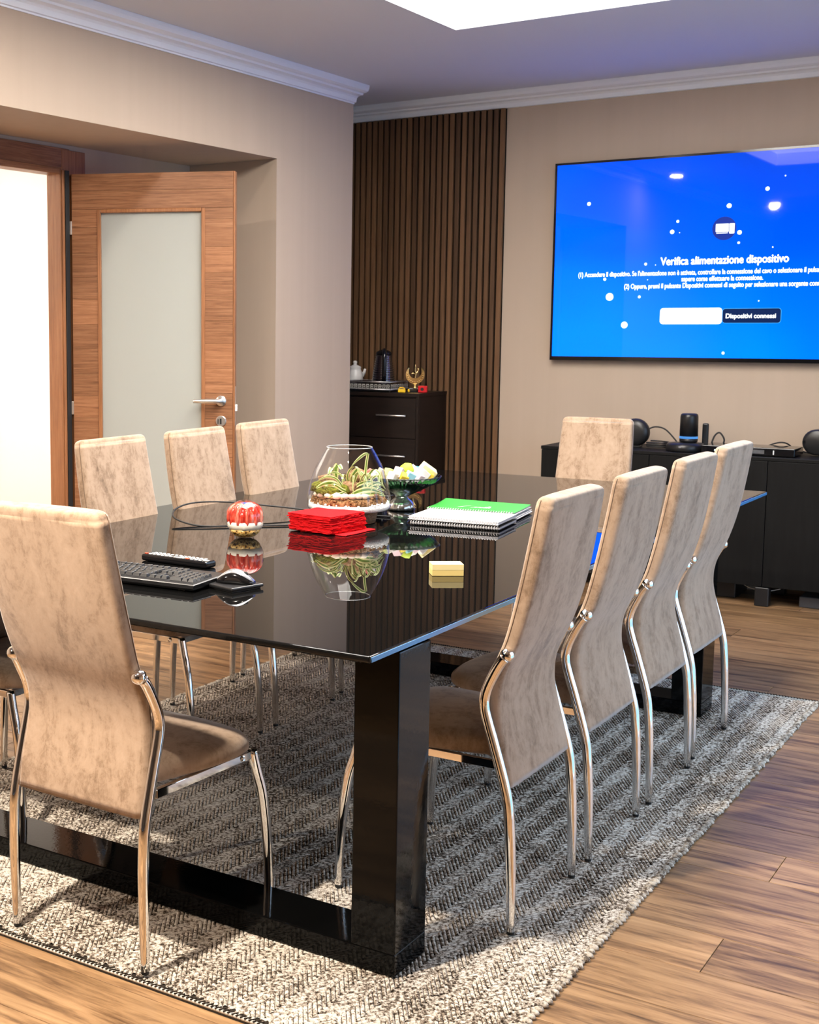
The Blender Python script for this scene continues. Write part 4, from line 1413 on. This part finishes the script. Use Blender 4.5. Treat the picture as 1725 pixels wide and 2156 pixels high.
# ---- stack of red napkins
rq = random.Random(9)
nd = Vector((0.985, -0.142, 0)).normalized()
nq = Vector((0.0, 1.0, 0))
NA = math.atan2(-0.025, 0.173)
NC = Vector((-0.9335, 1.4375, 0))
nw, nl = 0.176, 0.186
NN = 18
ORD = ['first', 'second', 'third', 'fourth', 'fifth', 'sixth', 'seventh', 'eighth', 'ninth', 'tenth', 'eleventh', 'twelfth', 'thirteenth', 'fourteenth', 'fifteenth', 'sixteenth', 'seventeenth', 'eighteenth']
th = 0.0034
for i in range(NN):
    z0 = i * th
    mb = MB()
    mb.smooth = False
    outl = []
    per = 14
    wv_ = [rq.uniform(-0.0032, 0.0032) for _ in range(4 * per)]
    for e_ in range(4):
        for k_ in range(per):
            f = k_ / per
            a, b = [((-1, -1), (1, -1)), ((1, -1), (1, 1)), ((1, 1), (-1, 1)), ((-1, 1), (-1, -1))][e_]
            x = a[0] + (b[0] - a[0]) * f
            y_ = a[1] + (b[1] - a[1]) * f
            amp = wv_[e_ * per + k_]
            nx_, ny_ = [(0, -1), (1, 0), (0, 1), (-1, 0)][e_]
            dz = 0.0005 * math.sin(k_ * 1.3 + i)
            outl.append((x * nw / 2 + nx_ * amp, y_ * nl / 2 + ny_ * amp, dz))
    kk = len(outl)
    rings_ = [[(x * s_, y_ * s_, z + dz * 0.8) for (x, y_, dz) in outl] for s_, z in ((0.985, 0.0002), (1.0, 0.0010), (1.0, th - 0.0010), (0.985, th - 0.0002))]
    mb.rings(rings_)
    o = mb.build('red_napkin', M['napkin'], None, label='red paper napkin, %s from the top of the stack before the terrarium' % ORD[NN - 1 - i], category='napkin', group='stack of red paper napkins')
    jit = 0.003 if 1 < i < NN - 3 else 0.001
    off = Vector((0.035, 0.008, 0)) if i == 0 else Vector((rq.uniform(-jit, jit), rq.uniform(-jit, jit), 0))
    if i >= NN - 5:
        off += Vector((-0.002, -0.004, 0))
    o.location = NC + off + Vector((0, 0, TT + z0))
    o.rotation_euler = (0, 0, NA + rq.uniform(-0.02, 0.02) + (0.10 if i == 0 else 0))
    if i == 0:
        o['label'] = 'lowest red napkin of the stack, sticking out at the right corner'
        del o['group']

# ---- glass paperweight
PB = Vector((-1.070, 1.150, TT))
pw = thing('glass_paperweight', 'round glass paperweight with a red flower inside, behind the keyboard', 'paperweight', PB)
PRr = 0.0610
MB().lathe([(0.020, 0.0006), (0.028, 0.0009)] + [(PRr * math.sin(R(a)), 0.0605 - PRr * math.cos(R(a))) for a in range(32, 176, 8)] + [(0.003, 0.1214)], 40).build('glass_ball', M['glass'], pw)
m = M['amber'] = mat('speckled_amber', rough=0.3)
n = NT(m)
vor = n.noise(n.coord((130, 130, 130)), 1.0, 2, 0.6)
n.base(n.ramp(vor, [(0.40, (0.05, 0.02, 0.008)), (0.45, (0.62, 0.32, 0.05)), (0.60, (0.92, 0.68, 0.28))]))
m = M['redpetal'] = mat('red_glass_petal', rough=0.15)
n = NT(m)
f = n.noise(n.coord((60, 60, 14)), 1.0, 3, 0.6)
n.base(n.ramp(f, [(0.35, (0.35, 0.012, 0.008)), (0.52, (0.78, 0.06, 0.03)), (0.70, (0.85, 0.38, 0.28))]))
M['milk'] = mat('milky_white_glass', (0.93, 0.87, 0.76), 0.3)
M['bluep'] = mat('blue_glass_blob', (0.02, 0.12, 0.55), 0.15)
MB().lathe([(0.022, 0.0030), (0.034, 0.007), (0.046, 0.018), (0.051, 0.028), (0.020, 0.030)], 30, rmod=lambda a, z: 1 + 0.03 * math.sin(9 * a)).build('amber_base', M['amber'], pw)
MB().lathe([(0.050, 0.0285), (0.0555, 0.038), (0.0560, 0.050), (0.045, 0.056), (0.01, 0.058)], 30, rmod=lambda a, z: 1 + 0.03 * math.sin(11 * a + 1) + 0.02 * math.sin(5 * a)).build('milky_layer', M['milk'], pw)
q = MB()
q.lathe([(0.046, 0.047), (0.0525, 0.054), (0.0535, 0.066), (0.0515, 0.080), (0.043, 0.093), (0.028, 0.1005), (0.006, 0.102)], 66, rmod=lambda a, z: 1 + 0.018 * math.cos(11 * a))
q.build('red_flower', M['redpetal'], pw)
q = MB()
for i in range(11):
    a = 2 * PI * (i + 0.5) / 11
    c_, s_ = math.cos(a), math.sin(a)
    pth = crom([(0.006 * c_, 0.006 * s_, 0.100), (0.026 * c_, 0.026 * s_, 0.101), (0.047 * c_, 0.047 * s_, 0.084), (0.0535 * c_, 0.0535 * s_, 0.064), (0.050 * c_, 0.050 * s_, 0.046)], 4)
    q.tube(pth, [0.006 + 0.006 * math.sin(PI * min(1, j_ / 11)) * (1 if j_ < 12 else 0.8) for j_ in range(len(pth))], 8)
q.build('red_petals', M['redpetal'], pw)
q = MB()
q.ball((0, 0, 0.107), 0.012, 12, (1.6, 1.6, 0.45))
for i in range(1):
    a = R(225)
    q.ball((0.0555 * math.cos(a) * 0.9, 0.0555 * math.sin(a) * 0.9, 0.036), 0.007, 10, (0.8, 0.8, 1.2))
q.build('blue_blobs', M['bluep'], pw)

# ---- mouse on its black pad
MC = Vector((-0.630, 0.440, TT))
mp = thing('mouse_stand', 'small square black pad under the computer mouse', 'mouse pad', MC, R(-14))
MB().box((-0.052, -0.055, 0.004), (0.052, 0.055, 0.0125), 0.003).build('pad', M['blackplastic'], mp)
MB().box((-0.046, -0.049, 0.0), (0.046, 0.049, 0.0042)).build('foot_pad', M['rubber'], mp)
ms = thing('computer_mouse', 'silver and black computer mouse resting on the square black pad', 'mouse', MC + Vector((0.0, 0.006, 0.0130)), R(16))


def mouse_mesh(z0, z1, mt, shrink=0.0):
    rg = []
    N = 15
    for i in range(N):
        f = i / (N - 1)
        x = -0.050 + 0.100 * f
        e_ = max(0.0, 1 - (2 * f - 1) ** 2) ** 0.5
        w_ = (0.030 - 0.004 * math.sin(PI * f)) * max(e_, 0.22) ** 0.6
        hgt = (0.014 + 0.022 * math.sin(PI * min(1, f * 0.95 + 0.05)) ** 1.0) * max(e_, 0.3) ** 0.5
        ring = []
        for j_ in range(17):
            a = PI * j_ / 16
            ring.append((x, w_ * math.cos(a), hgt * max(0.0, math.sin(a)) ** 0.75))
        rg.append(ring)
    return rg


rg = mouse_mesh(0, 1, None)
q = MB()
q.smooth = True
k_ = 17
vs = [p for r_ in rg for p in r_]
q.add(vs, [])
for i in range(len(rg) - 1):
    for j_ in range(k_ - 1):
        q.f.append([i * k_ + j_, i * k_ + j_ + 1, (i + 1) * k_ + j_ + 1, (i + 1) * k_ + j_])
        q.mi.append(1 if 4 <= j_ <= 11 else 0)
        q.sm.append(True)
for r_i in (0, len(rg) - 1):
    fc = [r_i * k_ + j_ for j_ in range(k_)]
    q.f.append(fc if r_i else list(reversed(fc)))
    q.mi.append(0)
    q.sm.append(False)
q.f.append([i * k_ for i in range(len(rg))] + [i * k_ + k_ - 1 for i in reversed(range(len(rg)))])
q.mi.append(0)
q.sm.append(False)
q.build('shell', [M['blackgloss'], M['silver']], ms)
q = MB()
mt = Matrix.Translation((0.026, 0, 0.0225)) @ Matrix.Rotation(R(90), 4, 'X')
tmp = MB().lathe([(0.006, -0.003), (0.0075, -0.0015), (0.0075, 0.0015), (0.006, 0.003)], 16)
q.add([mt @ Vector(p) for p in tmp.v], tmp.f)
q.build('scroll_wheel', M['rubber'], ms)
MB().box((-0.035, -0.018, -0.0005), (0.035, 0.018, 0.001)).build('glide_pad', M['rubber'], ms)

# ---- keyboard
KB = thing('keyboard', 'black full-size computer keyboard lying on the table at the left', 'keyboard', (-0.905, 0.392, TT), R(3.5))
kw, kd = 0.452, 0.172
q = MB()
q.rings([[(sx_ * (kw / 2 - i_), sy_ * (kd / 2 - i_) + 0, z + (0.004 if sy_ > 0 else 0) * (1 if z > 0.01 else 0)) for sx_, sy_ in ((-1, -1), (1, -1), (1, 1), (-1, 1))] for i_, z in ((0.006, 0.004), (0.001, 0.010), (0.0, 0.0185), (0.003, 0.0205))])
q.build('case', M['blackplastic'], KB)
for x in (-0.19, 0.17):
    for y in (-0.07, 0.055):
        MB().box((x, y, 0.0), (x + 0.02, y + 0.012, 0.0042)).build('rubber_foot', M['rubber'], KB)


def keycap(wk):
    u = 0.0185
    a, b = wk * u / 2 - 0.0008, u / 2 - 0.0008
    return MB().rings([[(sx_ * (a - i_), sy_ * (b - i_) + dy, z) for sx_, sy_ in ((-1, -1), (1, -1), (1, 1), (-1, 1))] for i_, dy, z in ((0, 0, 0), (0.0024, 0.0006, 0.0075), (0.0032, 0.0006, 0.0082))]).mesh('key', M['keycap'])


KM = {}
rows = [
    (0.060, [(0, 1), (2, 1), (3, 1), (4, 1), (5, 1), (6.5, 1), (7.5, 1), (8.5, 1), (9.5, 1), (11, 1), (12, 1), (13, 1), (14, 1), (15.3, 1), (16.3, 1), (17.3, 1)]),
    (0.034, [(i, 1) for i in range(13)] + [(13.5, 2), (15.3, 1), (16.3, 1), (17.3, 1), (18.7, 1), (19.7, 1), (20.7, 1), (21.7, 1)]),
    (0.0155, [(0.25, 1.5)] + [(1.5 + i, 1) for i in range(12)] + [(13.75, 1.5), (15.3, 1), (16.3, 1), (17.3, 1), (18.7, 1), (19.7, 1), (20.7, 1), (21.7, 1)]),
    (-0.003, [(0.4, 1.8)] + [(1.8 + i, 1) for i in range(11)] + [(13.4, 2.2), (18.7, 1), (19.7, 1), (20.7, 1), (21.7, 1)]),
    (-0.0215, [(0.6, 2.2)] + [(2.2 + i, 1) for i in range(10)] + [(13.1, 2.8), (16.3, 1), (18.7, 1), (19.7, 1), (20.7, 1), (21.7, 1)]),
    (-0.040, [(0.15, 1.3), (1.45, 1.25), (2.7, 1.25), (6.4, 6.1), (10.1, 1.25), (11.35, 1.25), (12.6, 1.25), (13.85, 1.25), (15.3, 1), (16.3, 1), (17.3, 1), (19.2, 2), (20.7, 1), (21.7, 1)]),
]
for yy, keys in rows:
    for (kx, wk) in keys:
        if wk not in KM:
            KM[wk] = keycap(wk)
        mk('key', KM[wk], KB, loc=(-kw / 2 + 0.024 + kx * 0.0186, yy - 0.012, 0.0206 + 0.0035 * (yy + 0.08) / 0.16))

# ---- remote control
RC = thing('remote_control', 'black remote control with white and red buttons behind the keyboard', 'remote', (-0.958, 0.640, TT), R(-2))
MB().box((-0.118, -0.024, 0.0005), (0.118, 0.024, 0.020), 0.006).build('case', M['blackgloss'], RC)
M['btn_white'] = mat('white_button_rubber', (0.72, 0.72, 0.70), 0.5)
M['btn_red'] = mat('red_button_rubber', (0.75, 0.08, 0.03), 0.5)
bm_s = MB().box((-0.0042, -0.0036, 0), (0.0042, 0.0036, 0.0022), 0.001).mesh('button', M['btn_white'])
bm_r = MB().box((-0.005, -0.0038, 0), (0.005, 0.0038, 0.0024), 0.001).mesh('button', M['btn_red'])
bm_l = MB().box((-0.009, -0.0045, 0), (0.009, 0.0045, 0.0024), 0.001).mesh('button', M['btn_white'])
mk('button', bm_r, RC, loc=(-0.106, -0.012, 0.0201))
for i in range(13):
    for jx, yy in enumerate((-0.014, -0.001, 0.012)):
        x = -0.090 + i * 0.0150
        if i in (5, 6) and jx == 1:
            continue
        mk('button', bm_l if (i == 7 and jx == 0) else (bm_r if (i == 9 and jx == 0) else bm_s), RC, loc=(x, yy, 0.0201))
mk('button', bm_l, RC, loc=(0.106, -0.008, 0.0201))

# ---- black cable loop that springs off the table top
cb = MB()
cb.tube(crom([(-1.035, 1.540, TT + 0.0032), (-1.055, 1.470, TT + 0.0032), (-1.165, 1.365, TT + 0.0032), (-1.27, 1.262, TT + 0.004), (-1.345, 1.235, TT + 0.008), (-1.435, 1.262, TT + 0.020), (-1.495, 1.345, TT + 0.033),
              (-1.51, 1.44, TT + 0.042), (-1.475, 1.515, TT + 0.045), (-1.40, 1.58, TT + 0.041), (-1.29, 1.635, TT + 0.032), (-1.20, 1.690, TT + 0.022), (-1.10, 1.745, TT + 0.010), (-1.03, 1.79, TT + 0.0032), (-0.90, 1.82, TT + 0.0032)], 6), 0.0030, 8)
cb.build('black_cable', M['rubber'], None, label='black cable springing in a long loop over the table by the paperweight', category='cable')

# ---- pedestal bowl
BC = Vector((-0.965, 2.030, TT))
bw = thing('pedestal_bowl', 'green pressed-glass pedestal bowl of soaps behind the terrarium', 'bowl', BC)
flute = lambda a, z: 1 + (0.018 * math.sin(36 * a) if z > 0.05 else 0.03 * math.sin(14 * a + z * 260))
MB().lathe([(0.044, 0.0), (0.050, 0.002), (0.050, 0.010), (0.043, 0.026), (0.036, 0.034), (0.026, 0.042), (0.022, 0.048)], 72, rmod=flute, caps=True).build('foot', mat('silvered_glass_foot', (0.42, 0.43, 0.44), 0.14, 0.85), bw)
MB().lathe([(0.022, 0.0485), (0.030, 0.054), (0.062, 0.070), (0.098, 0.088), (0.124, 0.106), (0.142, 0.126), (0.1405, 0.1275), (0.120, 0.110), (0.094, 0.093), (0.060, 0.076), (0.020, 0.064)], 144, rmod=flute, caps=False).build('dish', M['green_glass'], bw)


def soapm(name, col):
    return mat(name, col, 0.6, spec=0.3)


SO = {'lime': soapm('lime_soap', (0.42, 0.55, 0.05)), 'white': soapm('white_soap', (0.76, 0.72, 0.68)), 'teal': soapm('teal_soap', (0.05, 0.36, 0.44)), 'cream': soapm('cream_soap', (0.74, 0.64, 0.36)),
      'pink': soapm('pink_soap', (0.70, 0.52, 0.55)), 'lav': soapm('lavender_soap', (0.60, 0.55, 0.70)), 'yellow': soapm('yellow_soap', (0.68, 0.48, 0.05)), 'blue': soapm('pale_blue_soap', (0.28, 0.56, 0.66)), 'green2': soapm('pale_green_soap', (0.50, 0.58, 0.22))}
soaps = [
    ('cream', .094, .010, .150, (.030, .020, .016), (20, 35, 10), 'long cream soap bar at the right end of the glass bowl'),
    ('teal', .058, -.030, .146, (.026, .020, .014), (5, 10, 20), 'flat teal soap bar at the back of the glass bowl'),
    ('white', .044, .022, .146, (.018, .018, .017), (25, 35, 40), 'white soap cube just right of the lime soap in the bowl'),
    ('white', .070, .046, .138, (.018, .017, .018), (10, 40, 20), 'white soap cube in front of the cream bar in the bowl'),
    ('pink', .050, .072, .132, (.016, .016, .015), (35, 15, 50), 'pink soap cube at the front middle of the bowl'),
    ('blue', .022, .072, .134, (.017, .015, .015), (15, 25, 15), 'pale blue soap at the front of the bowl under the lime soap'),
    ('pink', -.018, .050, .142, (.018, .016, .020), (10, 30, 60), 'pink soap block left of the lime soap in the bowl'),
    ('yellow', -.002, .078, .132, (.014, .013, .013), (40, 20, 10), 'small mustard yellow soap at the front left of the bowl'),
    ('green2', -.048, .030, .142, (.018, .015, .015), (0, 20, 30), 'pale green soap at the left of the bowl behind the dome'),
    ('lav', .078, -.018, .132, (.017, .016, .015), (30, 10, 20), 'lavender soap cube between the teal and cream bars'),
    ('cream', -.075, .020, .138, (.017, .017, .016), (10, 30, 15), 'cream soap cube at the far left of the bowl'),
    ('white', -.040, .070, .134, (.017, .015, .015), (20, 10, 45), 'white soap cube at the front left, seen through the dome'),
    ('yellow', .095, .040, .132, (.014, .012, .012), (10, 20, 0), 'yellow soap wedge at the right rim of the bowl'),
]
for i, (c_, u, t_, z, (a, b, d_), rot_, lab) in enumerate(soaps):
    mb = MB().box((-a, -b, -d_), (a, b, d_), 0.0025)
    o = mb.build('soap', SO[c_], None, label=lab, category='soap', group='soaps in the glass bowl')
    o.location = BC + U_ * u + T_ * t_ * 0.9 + Vector((0, 0, z - 0.004))
    o.rotation_euler = Euler((R(rot_[0]), R(rot_[1]), R(rot_[2] + 35)))
lm = lump(None, 'soap', (0, 0, 0), 0.026, SO['lime'], 99, (1.05, 0.9, 1.0), 0.16)
lm.location = BC + U_ * 0.014 + T_ * 0.028 + Vector((0, 0, 0.150))
lm['label'] = 'crumpled lime green soap on top of the glass bowl'
lm['category'] = 'soap'
lm['group'] = 'soaps in the glass bowl'

# ---- notebooks
M['paper'] = mat('white_paper', (0.80, 0.79, 0.80), 0.7)
M['paper_edge'] = mat('paper_edges', (0.62, 0.66, 0.74), 0.8)
M['black_cover'] = mat('black_cover', (0.012, 0.012, 0.013), 0.35)
M['green_cover'] = mat('green_cover', (0.045, 0.40, 0.055), 0.4)
M['coil'] = mat('white_wire_coil', (0.72, 0.70, 0.68), 0.35, 0.2)
NR = R(7.5)


def notebook(label, loc, w_, d_, h_, cover, rz, coil=True, curl=0.0, back=None, fan=0.0):
    t = thing('spiral_notebook', label, 'notebook', loc, rz)
    MB().box((-w_ / 2, -d_ / 2, 0.0), (w_ / 2, d_ / 2, 0.0012)).build('back_cover', back or cover, t)
    k = 4
    for i in range(k):
        a = 0.0014 + (h_ - 0.0028) * i / k
        b = 0.0014 + (h_ - 0.0028) * (i + 1) / k - 0.0002
        sh = fan * math.sin(i * 2.1)
        MB().box((-w_ / 2 + 0.004 + sh, -d_ / 2 + 0.010, a), (w_ / 2 - 0.002 + sh, d_ / 2 - 0.002, b)).build('page_block', M['paper'] if i % 2 else M['paper_edge'], t)
    # cover as a thin bendable sheet
    rgs = []
    nx_, ny_ = 12, 10
    vs, fs = [], []
    for lay in (0, 0.0009):
        for iy in range(ny_ + 1):
            for ix in range(nx_ + 1):
                fx, fy = ix / nx_, iy / ny_
                x = -w_ / 2 + w_ * fx
                y_ = -d_ / 2 + 0.006 + (d_ - 0.006) * fy
                cz = curl * max(0, fy - 0.35) ** 1.7 * (0.35 + 0.65 * (1 - fx) ** 1.5)
                vs.append((x, y_, h_ - 0.0010 + lay + cz))
    L0 = (nx_ + 1) * (ny_ + 1)
    for iy in range(ny_):
        for ix in range(nx_):
            a = iy * (nx_ + 1) + ix
            fs.append((a + L0, a + 1 + L0, a + nx_ + 2 + L0, a + nx_ + 1 + L0))
            fs.append((a + nx_ + 1, a + nx_ + 2, a + 1, a))
    for ix in range(nx_):
        fs.append((ix, ix + 1, ix + 1 + L0, ix + L0))
        a = ny_ * (nx_ + 1) + ix
        fs.append((a + 1, a, a + L0, a + 1 + L0))
    for iy in range(ny_):
        a = iy * (nx_ + 1)
        fs.append((a + nx_ + 1, a, a + L0, a + nx_ + 1 + L0))
        a += nx_
        fs.append((a, a + nx_ + 1, a + nx_ + 1 + L0, a + L0))
    cv = MB()
    cv.smooth = False
    cv.add(vs, fs)
    cvo = cv.build('cover', cover, t)
    if coil:
        q = MB()
        cn = 34
        for i in range(cn):
            x = -w_ / 2 + 0.008 + (w_ - 0.016) * i / (cn - 1)
            rr_ = h_ / 2 + 0.0022
            q.tube([(x + 0.0012 * math.sin(a), -d_ / 2 + 0.006 + rr_ * math.sin(a), h_ / 2 + rr_ * math.cos(a)) for a in [2 * PI * s_ / 10 for s_ in range(11)]], 0.0011, 5, False)
        q.build('wire_coil', M['coil'], t, kind='stuff')
    return t, cvo


ndv = Vector((math.cos(NR), math.sin(NR), 0))
nqv = Vector((-math.sin(NR), math.cos(NR), 0))
N0 = Vector((-0.772, 1.695, TT))
wN = 0.312
notebook('black covered spiral notebook lowest in the near stack on the table', N0 + ndv * (wN / 2 + 0.004) + nqv * 0.116 + Vector((0, 0, 0.0034)), wN, 0.222, 0.0095, M['black_cover'], NR)
notebook('white covered spiral notebook on the black one, nearest the viewer', N0 + ndv * (wN / 2) + nqv * 0.119 + Vector((0, 0, 0.0190)), wN, 0.226, 0.0095, M['paper'], NR - 0.01)
N1 = N0 + ndv * (wN / 2 - 0.016) + nqv * 0.368
notebook('plain white spiral notebook underneath the green one', N1 + ndv * 0.006 + nqv * 0.002 + Vector((0, 0, 0.0034)), wN, 0.232, 0.0098, M['paper'], NR + 0.015, fan=0.006)
t, cvo = notebook('bright green covered spiral notebook with white logo marks, slightly curled', N1 + Vector((0, 0, 0.0192)), wN + 0.004, 0.236, 0.0095, M['green_cover'], NR + 0.005, curl=0.016, back=M['paper'], fan=0.005)
lg = MB()
for (pl) in ([(-0.062, -0.052), (-0.058, -0.052), (-0.028, 0.000), (-0.031, 0.000)], [(-0.018, -0.046), (-0.014, -0.046), (0.000, -0.020), (-0.004, -0.020)], [(-0.004, -0.046), (0.000, -0.046), (0.014, -0.020), (0.010, -0.020)],
             [(0.012, -0.048), (0.050, -0.040), (0.052, -0.030), (0.040, -0.010), (0.026, -0.010), (0.030, -0.024), (0.018, -0.036)], [(0.034, -0.006), (0.040, 0.000), (0.048, -0.004), (0.044, -0.012)]):
    lg.add([(x, y_, 0.01045 + 0.016 * max(0, (y_ + 0.118 - 0.006) / 0.23 - 0.35) ** 1.7 * 0.7) for x, y_ in pl], [tuple(range(len(pl)))])
lg.build('logo_marks', M['paper'], cvo)

# ---- sticky note pads
SCt = Vector((-0.254, 0.910, TT)) + Vector((-0.581, 0.814, 0)) * 0.026
M['sticky'] = mat('pale_yellow_paper', (0.78, 0.66, 0.32), 0.7)
M['sticky2'] = mat('deeper_yellow_paper', (0.72, 0.56, 0.20), 0.7)
t = thing('sticky_notes', 'pale yellow block of sticky notes near the front of the table', 'sticky notes', SCt, math.atan2(0.581, 0.814))
MB().box((-0.0425, -0.026, 0), (0.0425, 0.026, 0.0155), 0.0006).build('lower_pad', M['sticky2'], t)
MB().box((-0.0425, -0.0265, 0.0157), (0.0425, 0.026, 0.0315), 0.0006).build('upper_pad', M['sticky'], t)

# ---- small black gadget behind the first right-hand chair
t = thing('black_clicker', 'small black device with a red tip on the table behind the nearest right chair', 'gadget', (-0.545, 2.46, TT), R(20))
MB().box((-0.012, -0.012, 0.0), (0.030, 0.012, 0.020), 0.003).build('case', M['blackplastic'], t)
MB().box((-0.020, -0.006, 0.001), (-0.0121, 0.006, 0.010), 0.001).build('red_tip', M['redp'], t)
